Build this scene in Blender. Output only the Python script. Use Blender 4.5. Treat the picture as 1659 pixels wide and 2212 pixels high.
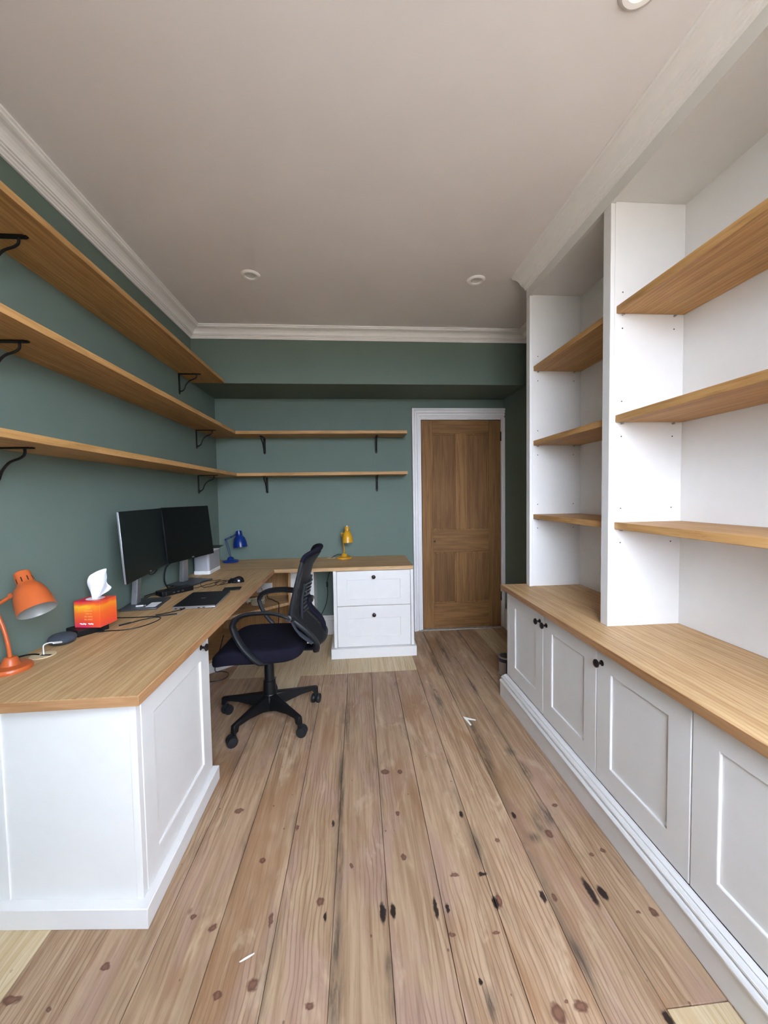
import bpy, bmesh, math, random
from mathutils import Vector, Matrix
random.seed(7)
for o in list(bpy.data.objects): bpy.data.objects.remove(o, do_unlink=True)
SC = bpy.context.scene
COL = SC.collection
PI = math.pi

# ------------------------------------------------------------------ camera, world, light, exposure
def setup_camera():
    p, yw, r, h, f = 0.04388835, 0.07731304, -0.01589028, 1.3390099, 836.835
    cy, sy = math.cos(yw), math.sin(yw)
    fwd = Vector((sy*math.cos(p), cy*math.cos(p), -math.sin(p)))
    right = Vector((cy, -sy, 0)); up = right.cross(fwd)
    R = math.cos(r)*right + math.sin(r)*up
    U = -math.sin(r)*right + math.cos(r)*up
    cd = bpy.data.cameras.new('camera'); co = bpy.data.objects.new('camera', cd); COL.objects.link(co)
    cd.sensor_fit = 'VERTICAL'; cd.sensor_height = 36; cd.lens = f/2212*36
    cd.clip_start = 0.02; cd.clip_end = 100
    M = Matrix.Identity(4)
    for i, v in enumerate((R, U, -fwd)):
        for j in range(3): M[j][i] = v[j]
    M.translation = Vector((0, 0, h)); co.matrix_world = M
    SC.camera = co
setup_camera()

# overcast sky above the horizon, garden ground below it
w = bpy.data.worlds.new('sky'); SC.world = w; w.use_nodes = True
wn_ = w.node_tree; bg = wn_.nodes['Background']
tc = wn_.nodes.new('ShaderNodeTexCoord'); sx_ = wn_.nodes.new('ShaderNodeSeparateXYZ'); wn_.links.new(tc.outputs['Generated'], sx_.inputs[0])
ramp = wn_.nodes.new('ShaderNodeValToRGB'); wn_.links.new(sx_.outputs[2], ramp.inputs[0])
mr_ = wn_.nodes.new('ShaderNodeMapRange'); mr_.inputs[1].default_value = -1; mr_.inputs[2].default_value = 1
wn_.links.new(sx_.outputs[2], mr_.inputs[0]); wn_.links.new(mr_.outputs[0], ramp.inputs[0])
re_ = ramp.color_ramp.elements
re_[0].position = 0.0; re_[0].color = (0.20, 0.194, 0.184, 1)
re_[1].position = 1.0; re_[1].color = (0.75, 0.88, 1.12, 1)
for p_, c_ in ((0.485, (0.20, 0.194, 0.184, 1)), (0.515, (0.74, 0.84, 1.02, 1))):
    e_ = re_.new(p_); e_.color = c_
wn_.links.new(ramp.outputs[0], bg.inputs[0]); bg.inputs[1].default_value = 16.0
# portal: tells the renderer where the window is, gives no light of its own
pl_ = bpy.data.lights.new('window_portal', 'AREA'); pl_.shape = 'RECTANGLE'; pl_.size = 1.62; pl_.size_y = 1.48
po_ = bpy.data.objects.new('window_portal', pl_); po_.location = (0.61, -0.73, 1.86); po_.rotation_euler = (PI/2, 0, PI); COL.objects.link(po_)
pl_.cycles.is_portal = True

vs = SC.view_settings
vs.view_transform = 'Standard'; vs.look = 'None'; vs.gamma = 1; vs.use_curve_mapping = False
vs.exposure = 1.26

# ------------------------------------------------------------------ materials
def srgb(*c):
    return tuple(((v/255)/12.92 if v/255 <= 0.04045 else ((v/255+0.055)/1.055)**2.4) for v in c)+(1,)
def newmat(name):
    m = bpy.data.materials.new(name); m.use_nodes = True
    nt = m.node_tree; b = nt.nodes['Principled BSDF']
    return m, nt, b
class NT:
    def __init__(s, nt): s.nt = nt
    def n(s, t, **kw):
        x = s.nt.nodes.new(t)
        for k, v in kw.items(): setattr(x, k, v)
        return x
    def l(s, a, b): s.nt.links.new(a, b)
    def math(s, op, a, b=None, clamp=False):
        x = s.n('ShaderNodeMath', operation=op); x.use_clamp = clamp
        for i, v in enumerate((a, b)):
            if v is None: continue
            if isinstance(v, (int, float)): x.inputs[i].default_value = v
            else: s.l(v, x.inputs[i])
        return x.outputs[0]
    def vmath(s, op, a, b=None):
        x = s.n('ShaderNodeVectorMath', operation=op)
        for i, v in enumerate((a, b)):
            if v is None: continue
            if isinstance(v, tuple): x.inputs[i].default_value = v
            else: s.l(v, x.inputs[i])
        return x
    def noise(s, vec, scale, detail=3, rough=0.5, dist=0.0):
        x = s.n('ShaderNodeTexNoise'); s.l(vec, x.inputs['Vector'])
        x.inputs['Scale'].default_value = scale; x.inputs['Detail'].default_value = detail
        x.inputs['Roughness'].default_value = rough; x.inputs['Distortion'].default_value = dist
        return x.outputs['Fac']
    def rng(s, v, a, b, c=0.0, d=1.0, smooth=True):
        x = s.n('ShaderNodeMapRange'); x.interpolation_type = 'SMOOTHSTEP' if smooth else 'LINEAR'
        s.l(v, x.inputs[0])
        for i, q in enumerate((a, b, c, d)): x.inputs[i+1].default_value = q
        return x.outputs[0]
    def mix(s, f, a, b, mode='MIX'):
        x = s.n('ShaderNodeMix', data_type='RGBA', blend_type=mode)
        if isinstance(f, (int, float)): x.inputs[0].default_value = f
        else: s.l(f, x.inputs[0])
        for i, v in ((6, a), (7, b)):
            if isinstance(v, tuple): x.inputs[i].default_value = v
            else: s.l(v, x.inputs[i])
        return x.outputs[2]
    def bump(s, h, strength, dist=0.01):
        x = s.n('ShaderNodeBump'); x.inputs['Strength'].default_value = strength; x.inputs['Distance'].default_value = dist
        s.l(h, x.inputs['Height']); return x.outputs[0]

def plain(name, col, rough=0.5, metal=0.0, noise=0.03, nscale=40, bump=0.0, spec=0.5):
    m, nt, b = newmat(name); q = NT(nt)
    pos = q.n('ShaderNodeNewGeometry').outputs['Position']
    n = q.noise(pos, nscale, 3)
    f = q.rng(n, 0.3, 0.7, 1-noise, 1+noise)
    x = q.n('ShaderNodeMix', data_type='RGBA', blend_type='MULTIPLY'); x.inputs[0].default_value = 1
    x.inputs[6].default_value = col
    cmb = q.n('ShaderNodeCombineColor')
    for i in range(3): q.l(f, cmb.inputs[i])
    q.l(cmb.outputs[0], x.inputs[7]); q.l(x.outputs[2], b.inputs['Base Color'])
    b.inputs['Roughness'].default_value = rough; b.inputs['Metallic'].default_value = metal
    b.inputs['Specular IOR Level'].default_value = spec
    if bump: q.l(q.bump(n, bump, 0.004), b.inputs['Normal'])
    return m

def wood(name, axis, light, mid, dark, stave=0.11, rough=0.42, var=1.0, seam=0.25):
    """planed oak: long grain along `axis`, glued staves across it"""
    m, nt, b = newmat(name); q = NT(nt)
    pos = q.n('ShaderNodeNewGeometry').outputs['Position']
    rnd = q.n('ShaderNodeObjectInfo').outputs['Random']
    sep = q.n('ShaderNodeSeparateXYZ'); q.l(pos, sep.inputs[0])
    L = {'x': 0, 'y': 1, 'z': 2}[axis]; A, B = [i for i in range(3) if i != L]
    across = q.math('ADD', sep.outputs[A], q.math('MULTIPLY', rnd, 3.0))
    st = q.math('FLOOR', q.math('DIVIDE', across, stave))
    wn = q.n('ShaderNodeTexWhiteNoise', noise_dimensions='1D'); q.l(st, wn.inputs['W'])
    off = q.math('MULTIPLY', wn.outputs['Value'], 7.0)
    cmb = q.n('ShaderNodeCombineXYZ')
    q.l(q.math('MULTIPLY', across, 1.0), cmb.inputs[0])
    q.l(q.math('ADD', q.math('MULTIPLY', sep.outputs[L], 0.055), off), cmb.inputs[1])
    q.l(sep.outputs[B], cmb.inputs[2])
    v = cmb.outputs[0]
    g1 = q.noise(v, 38, 5, 0.6, 0.6)
    g2 = q.noise(v, 190, 3, 0.6, 0.3)
    cmb2 = q.n('ShaderNodeCombineXYZ')
    q.l(across, cmb2.inputs[0]); q.l(q.math('ADD', q.math('MULTIPLY', sep.outputs[L], 0.16), off), cmb2.inputs[1]); q.l(sep.outputs[B], cmb2.inputs[2])
    wv = q.n('ShaderNodeTexWave', wave_type='BANDS', bands_direction='X'); q.l(cmb2.outputs[0], wv.inputs['Vector'])
    wv.inputs['Scale'].default_value = 16; wv.inputs['Distortion'].default_value = 7
    wv.inputs['Detail'].default_value = 2; wv.inputs['Detail Scale'].default_value = 1.1
    c = q.mix(q.rng(g1, 0.35, 0.68), light, mid)
    c = q.mix(q.math('MULTIPLY', q.rng(wv.outputs['Fac'], 0.55, 1.0), 0.30*var), c, dark)
    c = q.mix(q.math('MULTIPLY', q.rng(g2, 0.55, 0.75), 0.45*var), c, dark)
    tone = q.rng(wn.outputs['Value'], 0, 1, 0.90, 1.08, False)
    cc = q.n('ShaderNodeCombineColor')
    for i in range(3): q.l(tone, cc.inputs[i])
    c = q.mix(1.0, c, cc.outputs[0], 'MULTIPLY')
    fr = q.math('FRACT', q.math('DIVIDE', across, stave))
    sm = q.math('LESS_THAN', fr, 0.012)
    c = q.mix(q.math('MULTIPLY', sm, seam), c, dark)
    q.l(c, b.inputs['Base Color'])
    b.inputs['Roughness'].default_value = rough+0.12; b.inputs['Specular IOR Level'].default_value = 0.35
    q.l(q.bump(g2, 0.12, 0.002), b.inputs['Normal'])
    return m

KNOTS = [(0.067, 1.183, 0.009, 0.030, 'b'), (0.101, 1.185, 0.008, 0.024, 'b'), (-0.288, 1.196, 0.006, 0.019, 'k'), (-0.136, 1.236, 0.011, 0.013, 'k'), (-0.116, 1.189, 0.004, 0.012, 'b'), (-0.303, 1.035, 0.014, 0.015, 'k'), (-0.393, 1.019, 0.012, 0.008, 'k'), (-0.142, 0.976, 0.012, 0.008, 'k'), (-0.463, 1.189, 0.012, 0.011, 'k'), (-0.515, 1.643, 0.018, 0.013, 'k'), (0.239, 1.183, 0.007, 0.031, 'b'), (0.277, 1.178, 0.006, 0.014, 'b'), (-0.034, 1.352, 0.007, 0.009, 'k'), (0.159, 1.565, 0.008, 0.012, 'k'), (0.159, 1.368, 0.009, 0.011, 'k'), (-0.109, 1.542, 0.006, 0.014, 'b'), (-0.254, 1.536, 0.006, 0.013, 'k'), (0.126, 1.815, 0.02, 0.016, 'k'), (0.198, 1.808, 0.011, 0.013, 'k'), (-0.36, 1.404, 0.01, 0.011, 'k'), (-0.537, 1.227, 0.009, 0.007, 'k'), (0.765, 1.184, 0.011, 0.045, 'b'), (0.803, 1.177, 0.011, 0.023, 'b'), (0.6, 1.184, 0.008, 0.019, 'b'), (0.636, 1.179, 0.006, 0.013, 'k'), (0.437, 1.18, 0.009, 0.02, 'b'), (0.451, 1.186, 0.008, 0.02, 'k'), (0.422, 1.535, 0.008, 0.016, 'b'), (0.638, 1.509, 0.008, 0.016, 'b'), (0.527, 1.403, 0.009, 0.01, 'k'), (0.739, 1.411, 0.013, 0.018, 'k'), (0.902, 1.324, 0.01, 0.009, 'k'), (0.851, 1.312, 0.007, 0.005, 'k'), (0.833, 1.543, 0.014, 0.007, 'k'), (0.327, 1.284, 0.015, 0.007, 'k'), (0.428, 1.278, 0.015, 0.008, 'b'), (0.565, 0.909, 0.018, 0.011, 'k'), (0.499, 0.902, 0.017, 0.019, 'k'), (0.531, 0.923, 0.006, 0.005, 'k'), (0.769, 0.869, 0.008, 0.017, 'b'), (0.878, 1.111, 0.007, 0.005, 'k'), (0.926, 1.107, 0.012, 0.012, 'k'), (0.321, 0.983, 0.005, 0.007, 'b'), (0.272, 1.103, 0.011, 0.006, 'k'), (0.409, 1.098, 0.011, 0.006, 'k'), (-0.942, 1.059, 0.025, 0.01, 'k'), (-0.736, 1.112, 0.012, 0.008, 'k'), (-0.826, 1.031, 0.007, 0.006, 'k')]
STAINS = [(0.657, 1.952, 0.029, 0.117), (0.638, 1.812, 0.02, 0.083), (0.784, 1.898, 0.024, 0.043), (0.803, 1.76, 0.022, 0.069), (0.776, 1.498, 0.027, 0.065), (0.723, 1.458, 0.022, 0.066), (0.624, 1.002, 0.018, 0.061), (0.332, 0.936, 0.019, 0.042), (0.075, 1.035, 0.012, 0.039), (0.076, 0.959, 0.011, 0.038), (0.653, 2.126, 0.021, 0.067), (0.44, 1.381, 0.017, 0.079), (-0.082, 1.742, 0.016, 0.301), (-0.078, 1.393, 0.016, 0.2), (-0.078, 1.1, 0.018, 0.12), (-0.075, 0.99, 0.02, 0.09), (-0.062, 2.246, 0.014, 0.2), (0.675, 1.399, 0.025, 0.024), (0.52, 2.45, 0.03, 0.2), (0.62, 2.95, 0.02, 0.2), (0.74, 3.25, 0.02, 0.3), (0.80, 2.6, 0.02, 0.15)]

def pine(name, pale=False):
    m, nt, b = newmat(name); q = NT(nt)
    pos = q.n('ShaderNodeNewGeometry').outputs['Position']
    rnd = q.n('ShaderNodeObjectInfo').outputs['Random']
    gen = q.n('ShaderNodeTexCoord').outputs['Generated']
    sep = q.n('ShaderNodeSeparateXYZ'); q.l(pos, sep.inputs[0])
    sg = q.n('ShaderNodeSeparateXYZ'); q.l(gen, sg.inputs[0])
    off = q.math('MULTIPLY', rnd, 23.0)
    def vec(ys, o=1.0):
        c = q.n('ShaderNodeCombineXYZ'); q.l(sep.outputs[0], c.inputs[0])
        q.l(q.math('MULTIPLY', sep.outputs[1], ys), c.inputs[1]); q.l(q.math('MULTIPLY', off, o), c.inputs[2])
        return c.outputs[0]
    v1 = vec(0.05); v2 = vec(0.35); v3 = vec(0.22)
    g1 = q.noise(v1, 45, 5, 0.62, 0.5)
    g2 = q.noise(v1, 170, 3, 0.6, 0.2)
    wv = q.n('ShaderNodeTexWave', wave_type='BANDS', bands_direction='X'); q.l(v3, wv.inputs['Vector'])
    wv.inputs['Scale'].default_value = 21; wv.inputs['Distortion'].default_value = 9
    wv.inputs['Detail'].default_value = 2; wv.inputs['Detail Scale'].default_value = 0.9
    patch = q.noise(v2, 6, 4, 0.6, 0.4)
    patch2 = q.noise(v2, 3.1, 3, 0.6, 0.8)
    if pale:
        lt, md, dk, pk = srgb(206, 186, 152), srgb(186, 160, 120), srgb(150, 118, 80), srgb(200, 176, 140)
    else:
        lt, md, dk, pk = srgb(180, 151, 121), srgb(150, 119, 90), srgb(98, 70, 50), srgb(168, 136, 119)
    c = q.mix(q.rng(g1, 0.33, 0.68), lt, md)
    c = q.mix(q.math('MULTIPLY', q.rng(patch, 0.50, 0.64), 0.6), c, pk)
    c = q.mix(q.math('MULTIPLY', q.rng(wv.outputs['Fac'], 0.66, 1.0), q.rng(q.noise(v2, 4, 2), 0.42, 0.62, 0.03, 0.42)), c, dk)
    c = q.mix(q.math('MULTIPLY', q.rng(g2, 0.56, 0.76), 0.30), c, dk)
    if not pale:
        c = q.mix(q.math('MULTIPLY', q.rng(patch2, 0.52, 0.66), 0.50), c, srgb(138, 96, 60))
        c = q.mix(q.math('MULTIPLY', q.rng(q.noise(v2, 13, 4, 0.65, 0.6), 0.55, 0.72), 0.30), c, srgb(112, 92, 70))
        c = q.mix(q.math('MULTIPLY', q.rng(q.noise(v2, 8.3, 4, 0.65, 0.9), 0.56, 0.70), 0.30), c, srgb(214, 190, 158))
        # grey staining that hugs board edges
        edge = q.math('ABSOLUTE', q.math('SUBTRACT', sg.outputs[0], 0.5))
        es = q.math('MULTIPLY', q.rng(edge, 0.22, 0.5), q.rng(q.noise(v2, 9, 3, 0.6, 0.5), 0.50, 0.66))
        c = q.mix(q.math('MULTIPLY', es, 0.55), c, srgb(84, 76, 62))
        acc = None
        for (x, y, a, bb) in STAINS:
            d = q.vmath('SUBTRACT', pos, (x, y, 0)).outputs[0]
            d = q.vmath('MULTIPLY', d, (0.65/a, 0.65/bb, 0))
            ln = q.n('ShaderNodeVectorMath', operation='LENGTH'); q.l(d.outputs[0], ln.inputs[0])
            f = q.rng(ln.outputs['Value'], 1.0, 0.1)
            acc = f if acc is None else q.math('MAXIMUM', acc, f)
        sf = q.math('MULTIPLY', acc, q.rng(q.noise(vec(0.12, 0.0), 60, 5, 0.7, 0.3), 0.30, 0.62))
        c = q.mix(q.math('MULTIPLY', sf, 0.80), c, srgb(58, 53, 46))
    # random knots: voronoi cells, few of them filled
    vo = q.n('ShaderNodeTexVoronoi', voronoi_dimensions='3D'); vv = vec(0.62, 1.0)
    q.l(vv, vo.inputs['Vector']); vo.inputs['Scale'].default_value = 7.5
    sc = q.n('ShaderNodeSeparateColor'); q.l(vo.outputs['Color'], sc.inputs[0])
    pres = q.math('GREATER_THAN', sc.outputs[0], 0.70)
    kn = q.math('MULTIPLY', q.rng(vo.outputs['Distance'], 0.075, 0.02), pres)
    c = q.mix(q.math('MULTIPLY', kn, 0.6 if not pale else 0.4), c, srgb(96, 62, 42))
    # nail holes
    vo2 = q.n('ShaderNodeTexVoronoi', voronoi_dimensions='3D'); q.l(vec(0.7), vo2.inputs['Vector']); vo2.inputs['Scale'].default_value = 24
    sc2 = q.n('ShaderNodeSeparateColor'); q.l(vo2.outputs['Color'], sc2.inputs[0])
    nh = q.math('MULTIPLY', q.rng(vo2.outputs['Distance'], 0.10, 0.05), q.math('GREATER_THAN', sc2.outputs[1], 0.78))
    c = q.mix(q.math('MULTIPLY', nh, 0.65 if not pale else 0.3), c, srgb(70, 42, 30))
    if not pale:
        wob = q.n('ShaderNodeTexNoise'); q.l(pos, wob.inputs['Vector']); wob.inputs['Scale'].default_value = 60
        wp = q.vmath('ADD', pos, q.vmath('MULTIPLY', q.vmath('SUBTRACT', wob.outputs['Color'], (0.5, 0.5, 0.5)).outputs[0], (0.012, 0.02, 0)).outputs[0]).outputs[0]
        for kind, colr in (('k', srgb(88, 52, 40)), ('b', srgb(30, 20, 17))):
            acc = None
            for (x, y, a, bb, t) in KNOTS:
                if t != kind: continue
                d = q.vmath('MULTIPLY', q.vmath('SUBTRACT', wp, (x, y, 0)).outputs[0], (1/a, 1/bb, 0))
                ln = q.n('ShaderNodeVectorMath', operation='LENGTH'); q.l(d.outputs[0], ln.inputs[0])
                acc = ln.outputs['Value'] if acc is None else q.math('MINIMUM', acc, ln.outputs['Value'])
            c = q.mix(q.math('MULTIPLY', q.rng(acc, 1.35, 0.75), 0.86 if kind == 'k' else 0.96), c, colr)
            if kind == 'k':
                c = q.mix(q.math('MULTIPLY', q.rng(acc, 0.75, 0.3), 0.5), c, srgb(134, 98, 76))
    tone = q.rng(rnd, 0, 1, 0.92, 1.08, False)
    cc = q.n('ShaderNodeCombineColor')
    for i in range(3): q.l(tone, cc.inputs[i])
    c = q.mix(1.0, c, cc.outputs[0], 'MULTIPLY')
    q.l(c, b.inputs['Base Color'])
    q.l(q.rng(patch, 0.3, 0.7, 0.48, 0.66), b.inputs['Roughness'])
    b.inputs['Specular IOR Level'].default_value = 0.35
    q.l(q.bump(q.math('ADD', g2, q.math('MULTIPLY', g1, 0.6)), 0.18, 0.002), b.inputs['Normal'])
    return m

M = {}
M['green'] = plain('green_wall_paint', srgb(106, 121, 111), 0.75, noise=0.02, nscale=6, spec=0.25)
M['ceiling'] = plain('ceiling_paint', srgb(244, 238, 236), 0.9, noise=0.015, nscale=3, spec=0.2)
M['white'] = plain('white_cabinet_paint', srgb(226, 223, 218), 0.42, noise=0.01, nscale=15, spec=0.4)
M['cornice'] = plain('cornice_paint', srgb(248, 244, 240), 0.6, noise=0.01, nscale=15)
M['trim'] = plain('white_trim_paint', srgb(232, 228, 224), 0.5, noise=0.01, nscale=15)
OL, OM, OD = srgb(206, 172, 126), srgb(184, 146, 100), srgb(144, 104, 64)
M['oak_y'] = wood('oak_grain_y', 'y', OL, OM, OD, 0.105)
M['oak_x'] = wood('oak_grain_x', 'x', OL, OM, OD, 0.105)
M['oak_edge_x'] = wood('oak_edge_x', 'x', srgb(184, 140, 98), srgb(164, 118, 76), srgb(128, 86, 50), 0.5, seam=0)
M['oak_edge_y'] = wood('oak_edge_y', 'y', srgb(184, 140, 98), srgb(164, 118, 76), srgb(128, 86, 50), 0.5, seam=0)
M['oak_z'] = wood('oak_grain_z', 'z', srgb(190, 148, 98), srgb(170, 126, 80), OD, 0.12)
M['oak_shelf_y'] = wood('oak_shelf_grain_y', 'y', srgb(200, 154, 98), srgb(176, 132, 78), srgb(134, 92, 48), 0.13)
M['oak_shelf_x'] = wood('oak_shelf_grain_x', 'x', srgb(200, 154, 98), srgb(176, 132, 78), srgb(134, 92, 48), 0.13)
M['pine'] = pine('old_pine_boards'); M['pine_pale'] = pine('new_pale_pine_boards', True)
M['door'] = wood('stripped_pine_door', 'z', srgb(146, 106, 62), srgb(122, 84, 46), srgb(84, 52, 26), 0.4, 0.55, 0.6, 0)
M['door_h'] = wood('stripped_pine_rail', 'x', srgb(146, 106, 62), srgb(122, 84, 46), srgb(84, 52, 26), 0.4, 0.55, 0.6, 0)
M['door_panel'] = wood('stripped_pine_panel', 'z', srgb(134, 96, 56), srgb(112, 76, 42), srgb(76, 48, 25), 0.4, 0.55, 0.6, 0)
M['iron'] = plain('black_iron', srgb(30, 27, 25), 0.5, 0.6, bump=0.1)
M['bronze'] = plain('dark_bronze', srgb(58, 50, 48), 0.32, 0.8)
M['black'] = plain('black_plastic', srgb(15, 16, 18), 0.42, spec=0.35)
M['black_soft'] = plain('black_matt_plastic', srgb(26, 28, 31), 0.5, spec=0.35)
M['greyplast'] = plain('dark_grey_plastic', srgb(52, 56, 62), 0.38)
M['screen'] = plain('switched_off_screen', srgb(7, 10, 10), 0.32, spec=0.25)
M['silver'] = plain('silver_metal', srgb(176, 178, 182), 0.35, 0.75)
M['silver_d'] = plain('grey_metal', srgb(96, 98, 102), 0.38, 0.7)
M['graphite'] = plain('graphite_lid', srgb(40, 42, 45), 0.4, 0.5)
M['whiteplast'] = plain('white_plastic', srgb(232, 232, 230), 0.35)
M['lightgrey'] = plain('light_grey_plastic', srgb(176, 176, 180), 0.4, 0.2)
M['paper'] = plain('white_paper', srgb(240, 240, 242), 0.8)
M['tissue'] = plain('tissue_paper', srgb(240, 240, 246), 0.95, bump=0.2)
M['orange'] = plain('orange_enamel', srgb(190, 92, 44), 0.34)
M['blue'] = plain('blue_enamel', srgb(12, 42, 112), 0.28)
M['yellow'] = plain('yellow_enamel', srgb(206, 150, 28), 0.3)
M['inner'] = plain('lamp_reflector', srgb(160, 158, 150), 0.35, 0.3)
M['puck'] = plain('charcoal_fabric', srgb(62, 68, 78), 0.95, noise=0.25, nscale=900, bump=0.5)
M['seat'] = plain('black_purple_fabric', srgb(23, 22, 34), 0.92, noise=0.18, nscale=600, bump=0.4, spec=0.15)
M['meshfab'] = None
M['beige'] = plain('beige_grommet', srgb(222, 198, 158), 0.5)
M['creamcable'] = plain('cream_cable', srgb(214, 204, 176), 0.5)
M['dust'] = plain('dusty_threshold', srgb(170, 162, 150), 0.9, noise=0.2, nscale=30)
M['subfloor'] = plain('dark_gap', srgb(30, 22, 16), 0.9)
M['tin'] = plain('tin_metal', srgb(180, 178, 172), 0.3, 0.8)
M['tinlabel'] = plain('navy_tin_label', srgb(44, 44, 58), 0.4)
M['tinpanel'] = plain('beige_tin_label', srgb(150, 132, 118), 0.5)
M['chip'] = plain('white_chip', srgb(242, 238, 228), 0.7)

def mesh_fabric():
    m, nt, b = newmat('chair_back_mesh'); q = NT(nt)
    b.inputs['Base Color'].default_value = srgb(20, 22, 24); b.inputs['Roughness'].default_value = 0.7
    pos = q.n('ShaderNodeTexCoord').outputs['Object']
    sp = q.n('ShaderNodeSeparateXYZ'); q.l(pos, sp.inputs[0])
    a = q.math('SINE', q.math('MULTIPLY', sp.outputs[1], 2200)); c = q.math('SINE', q.math('MULTIPLY', sp.outputs[2], 2200))
    hole = q.math('GREATER_THAN', q.math('MULTIPLY', a, c), 0.62)
    tr = q.n('ShaderNodeBsdfTransparent'); mx = q.n('ShaderNodeMixShader')
    q.l(hole, mx.inputs[0]); q.l(b.outputs[0], mx.inputs[1]); q.l(tr.outputs[0], mx.inputs[2])
    q.l(mx.outputs[0], nt.nodes['Material Output'].inputs[0])
    return m
M['meshfab'] = mesh_fabric()

def box_print():
    m, nt, b = newmat('tissue_box_print'); q = NT(nt)
    g = q.n('ShaderNodeTexCoord').outputs['Generated']
    sp = q.n('ShaderNodeSeparateXYZ'); q.l(g, sp.inputs[0])
    n = q.noise(g, 2.2, 2, 0.5, 0.4)
    z = q.math('ADD', sp.outputs[2], q.math('MULTIPLY', q.math('SUBTRACT', n, 0.5), 0.25))
    r = q.n('ShaderNodeValToRGB'); q.l(z, r.inputs[0]); e = r.color_ramp.elements
    e[0].position = 0; e[0].color = srgb(226, 52, 86)
    e[1].position = 1; e[1].color = srgb(222, 30, 70)
    for p, c in ((0.25, srgb(238, 80, 52)), (0.55, srgb(246, 118, 44)), (0.78, srgb(252, 196, 40)), (0.88, srgb(240, 110, 50))):
        x = e.new(p); x.color = c
    c = q.mix(q.rng(sp.outputs[0], 0.3, 1.0, 0.0, 0.55), r.outputs[0], srgb(246, 92, 36))
    q.l(c, b.inputs['Base Color']); b.inputs['Roughness'].default_value = 0.45
    return m
M['boxprint'] = box_print()
M['goldtext'] = plain('faint_gold_print', srgb(250, 176, 96), 0.6)

def glass():
    m, nt, b = newmat('window_glass'); q = NT(nt)
    tr = q.n('ShaderNodeBsdfTransparent'); gl = q.n('ShaderNodeBsdfGlossy'); gl.inputs['Roughness'].default_value = 0.02
    mx = q.n('ShaderNodeMixShader'); mx.inputs[0].default_value = 0.06
    q.l(tr.outputs[0], mx.inputs[1]); q.l(gl.outputs[0], mx.inputs[2]); q.l(mx.outputs[0], nt.nodes['Material Output'].inputs[0])
    return m
M['glass'] = glass()

# ------------------------------------------------------------------ mesh helpers
def bx(bm, x0, x1, y0, y1, z0, z1):
    x0, x1 = min(x0, x1), max(x0, x1); y0, y1 = min(y0, y1), max(y0, y1); z0, z1 = min(z0, z1), max(z0, z1)
    v = [bm.verts.new(p) for p in ((x0,y0,z0),(x1,y0,z0),(x1,y1,z0),(x0,y1,z0),(x0,y0,z1),(x1,y0,z1),(x1,y1,z1),(x0,y1,z1))]
    for f in ((0,3,2,1),(4,5,6,7),(0,1,5,4),(1,2,6,5),(2,3,7,6),(3,0,4,7)): bm.faces.new([v[i] for i in f])
    return v
def prism(bm, poly, z0, z1):
    """extrude an xy polygon (counter-clockwise) from z0 to z1"""
    a = [bm.verts.new((p[0], p[1], z0)) for p in poly]; b = [bm.verts.new((p[0], p[1], z1)) for p in poly]
    n = len(poly)
    bm.faces.new(a[::-1]); bm.faces.new(b)
    for i in range(n): bm.faces.new((a[i], a[(i+1) % n], b[(i+1) % n], b[i]))
def sweep(bm, pts, radii, segs=10, up=(0, 0, 1), caps=True, power=1.0):
    """tube along pts; radii are numbers or (side, up) pairs; power<1 squares the section"""
    P = [Vector(p) for p in pts]; n = len(P); rings = []
    side = None
    for i in range(n):
        t = (P[min(i+1, n-1)]-P[max(i-1, 0)]).normalized()
        if side is None:
            s = t.cross(Vector(up))
            if s.length < 1e-4: s = t.cross(Vector((1, 0, 0)))
            s.normalize()
        else:
            s = side-t*side.dot(t)
            s.normalize()
        side = s; u = s.cross(t)
        r = radii[i] if isinstance(radii, (list,)) else radii
        a, b = r if isinstance(r, tuple) else (r, r)
        ring = []
        for k in range(segs):
            an = 2*PI*k/segs; c, d = math.cos(an), math.sin(an)
            if power != 1.0:
                c = math.copysign(abs(c)**power, c); d = math.copysign(abs(d)**power, d)
            ring.append(bm.verts.new(P[i]+s*(a*c)+u*(b*d)))
        rings.append(ring)
    for i in range(n-1):
        for k in range(segs):
            bm.faces.new((rings[i][k], rings[i][(k+1) % segs], rings[i+1][(k+1) % segs], rings[i+1][k]))
    if caps:
        bm.faces.new(rings[0][::-1]); bm.faces.new(rings[-1])
def spline(pts, n=8):
    P = [Vector(p) for p in pts]; out = []
    for i in range(len(P)-1):
        p0, p1, p2, p3 = P[max(i-1, 0)], P[i], P[i+1], P[min(i+2, len(P)-1)]
        for k in range(n):
            t = k/n
            out.append(0.5*((2*p1)+(p2-p0)*t+(2*p0-5*p1+4*p2-p3)*t*t+(3*p1-p0-3*p2+p3)*t**3))
    out.append(P[-1]); return out
def lathe(bm, prof, center=(0, 0, 0), axis=(0, 0, 1), segs=24):
    """revolve (r, h) profile about axis"""
    ax = Vector(axis).normalized(); s = ax.orthogonal().normalized(); t = ax.cross(s); C = Vector(center)
    rings = []
    for r, h in prof:
        if r < 1e-6: rings.append([bm.verts.new(C+ax*h)])
        else: rings.append([bm.verts.new(C+ax*h+s*(r*math.cos(2*PI*k/segs))+t*(r*math.sin(2*PI*k/segs))) for k in range(segs)])
    for a, b in zip(rings, rings[1:]):
        for k in range(segs):
            k2 = (k+1) % segs
            if len(a) == 1 and len(b) == 1: continue
            if len(a) == 1: bm.faces.new((a[0], b[k2], b[k]))
            elif len(b) == 1: bm.faces.new((a[k], a[k2], b[0]))
            else: bm.faces.new((a[k], a[k2], b[k2], b[k]))
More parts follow.
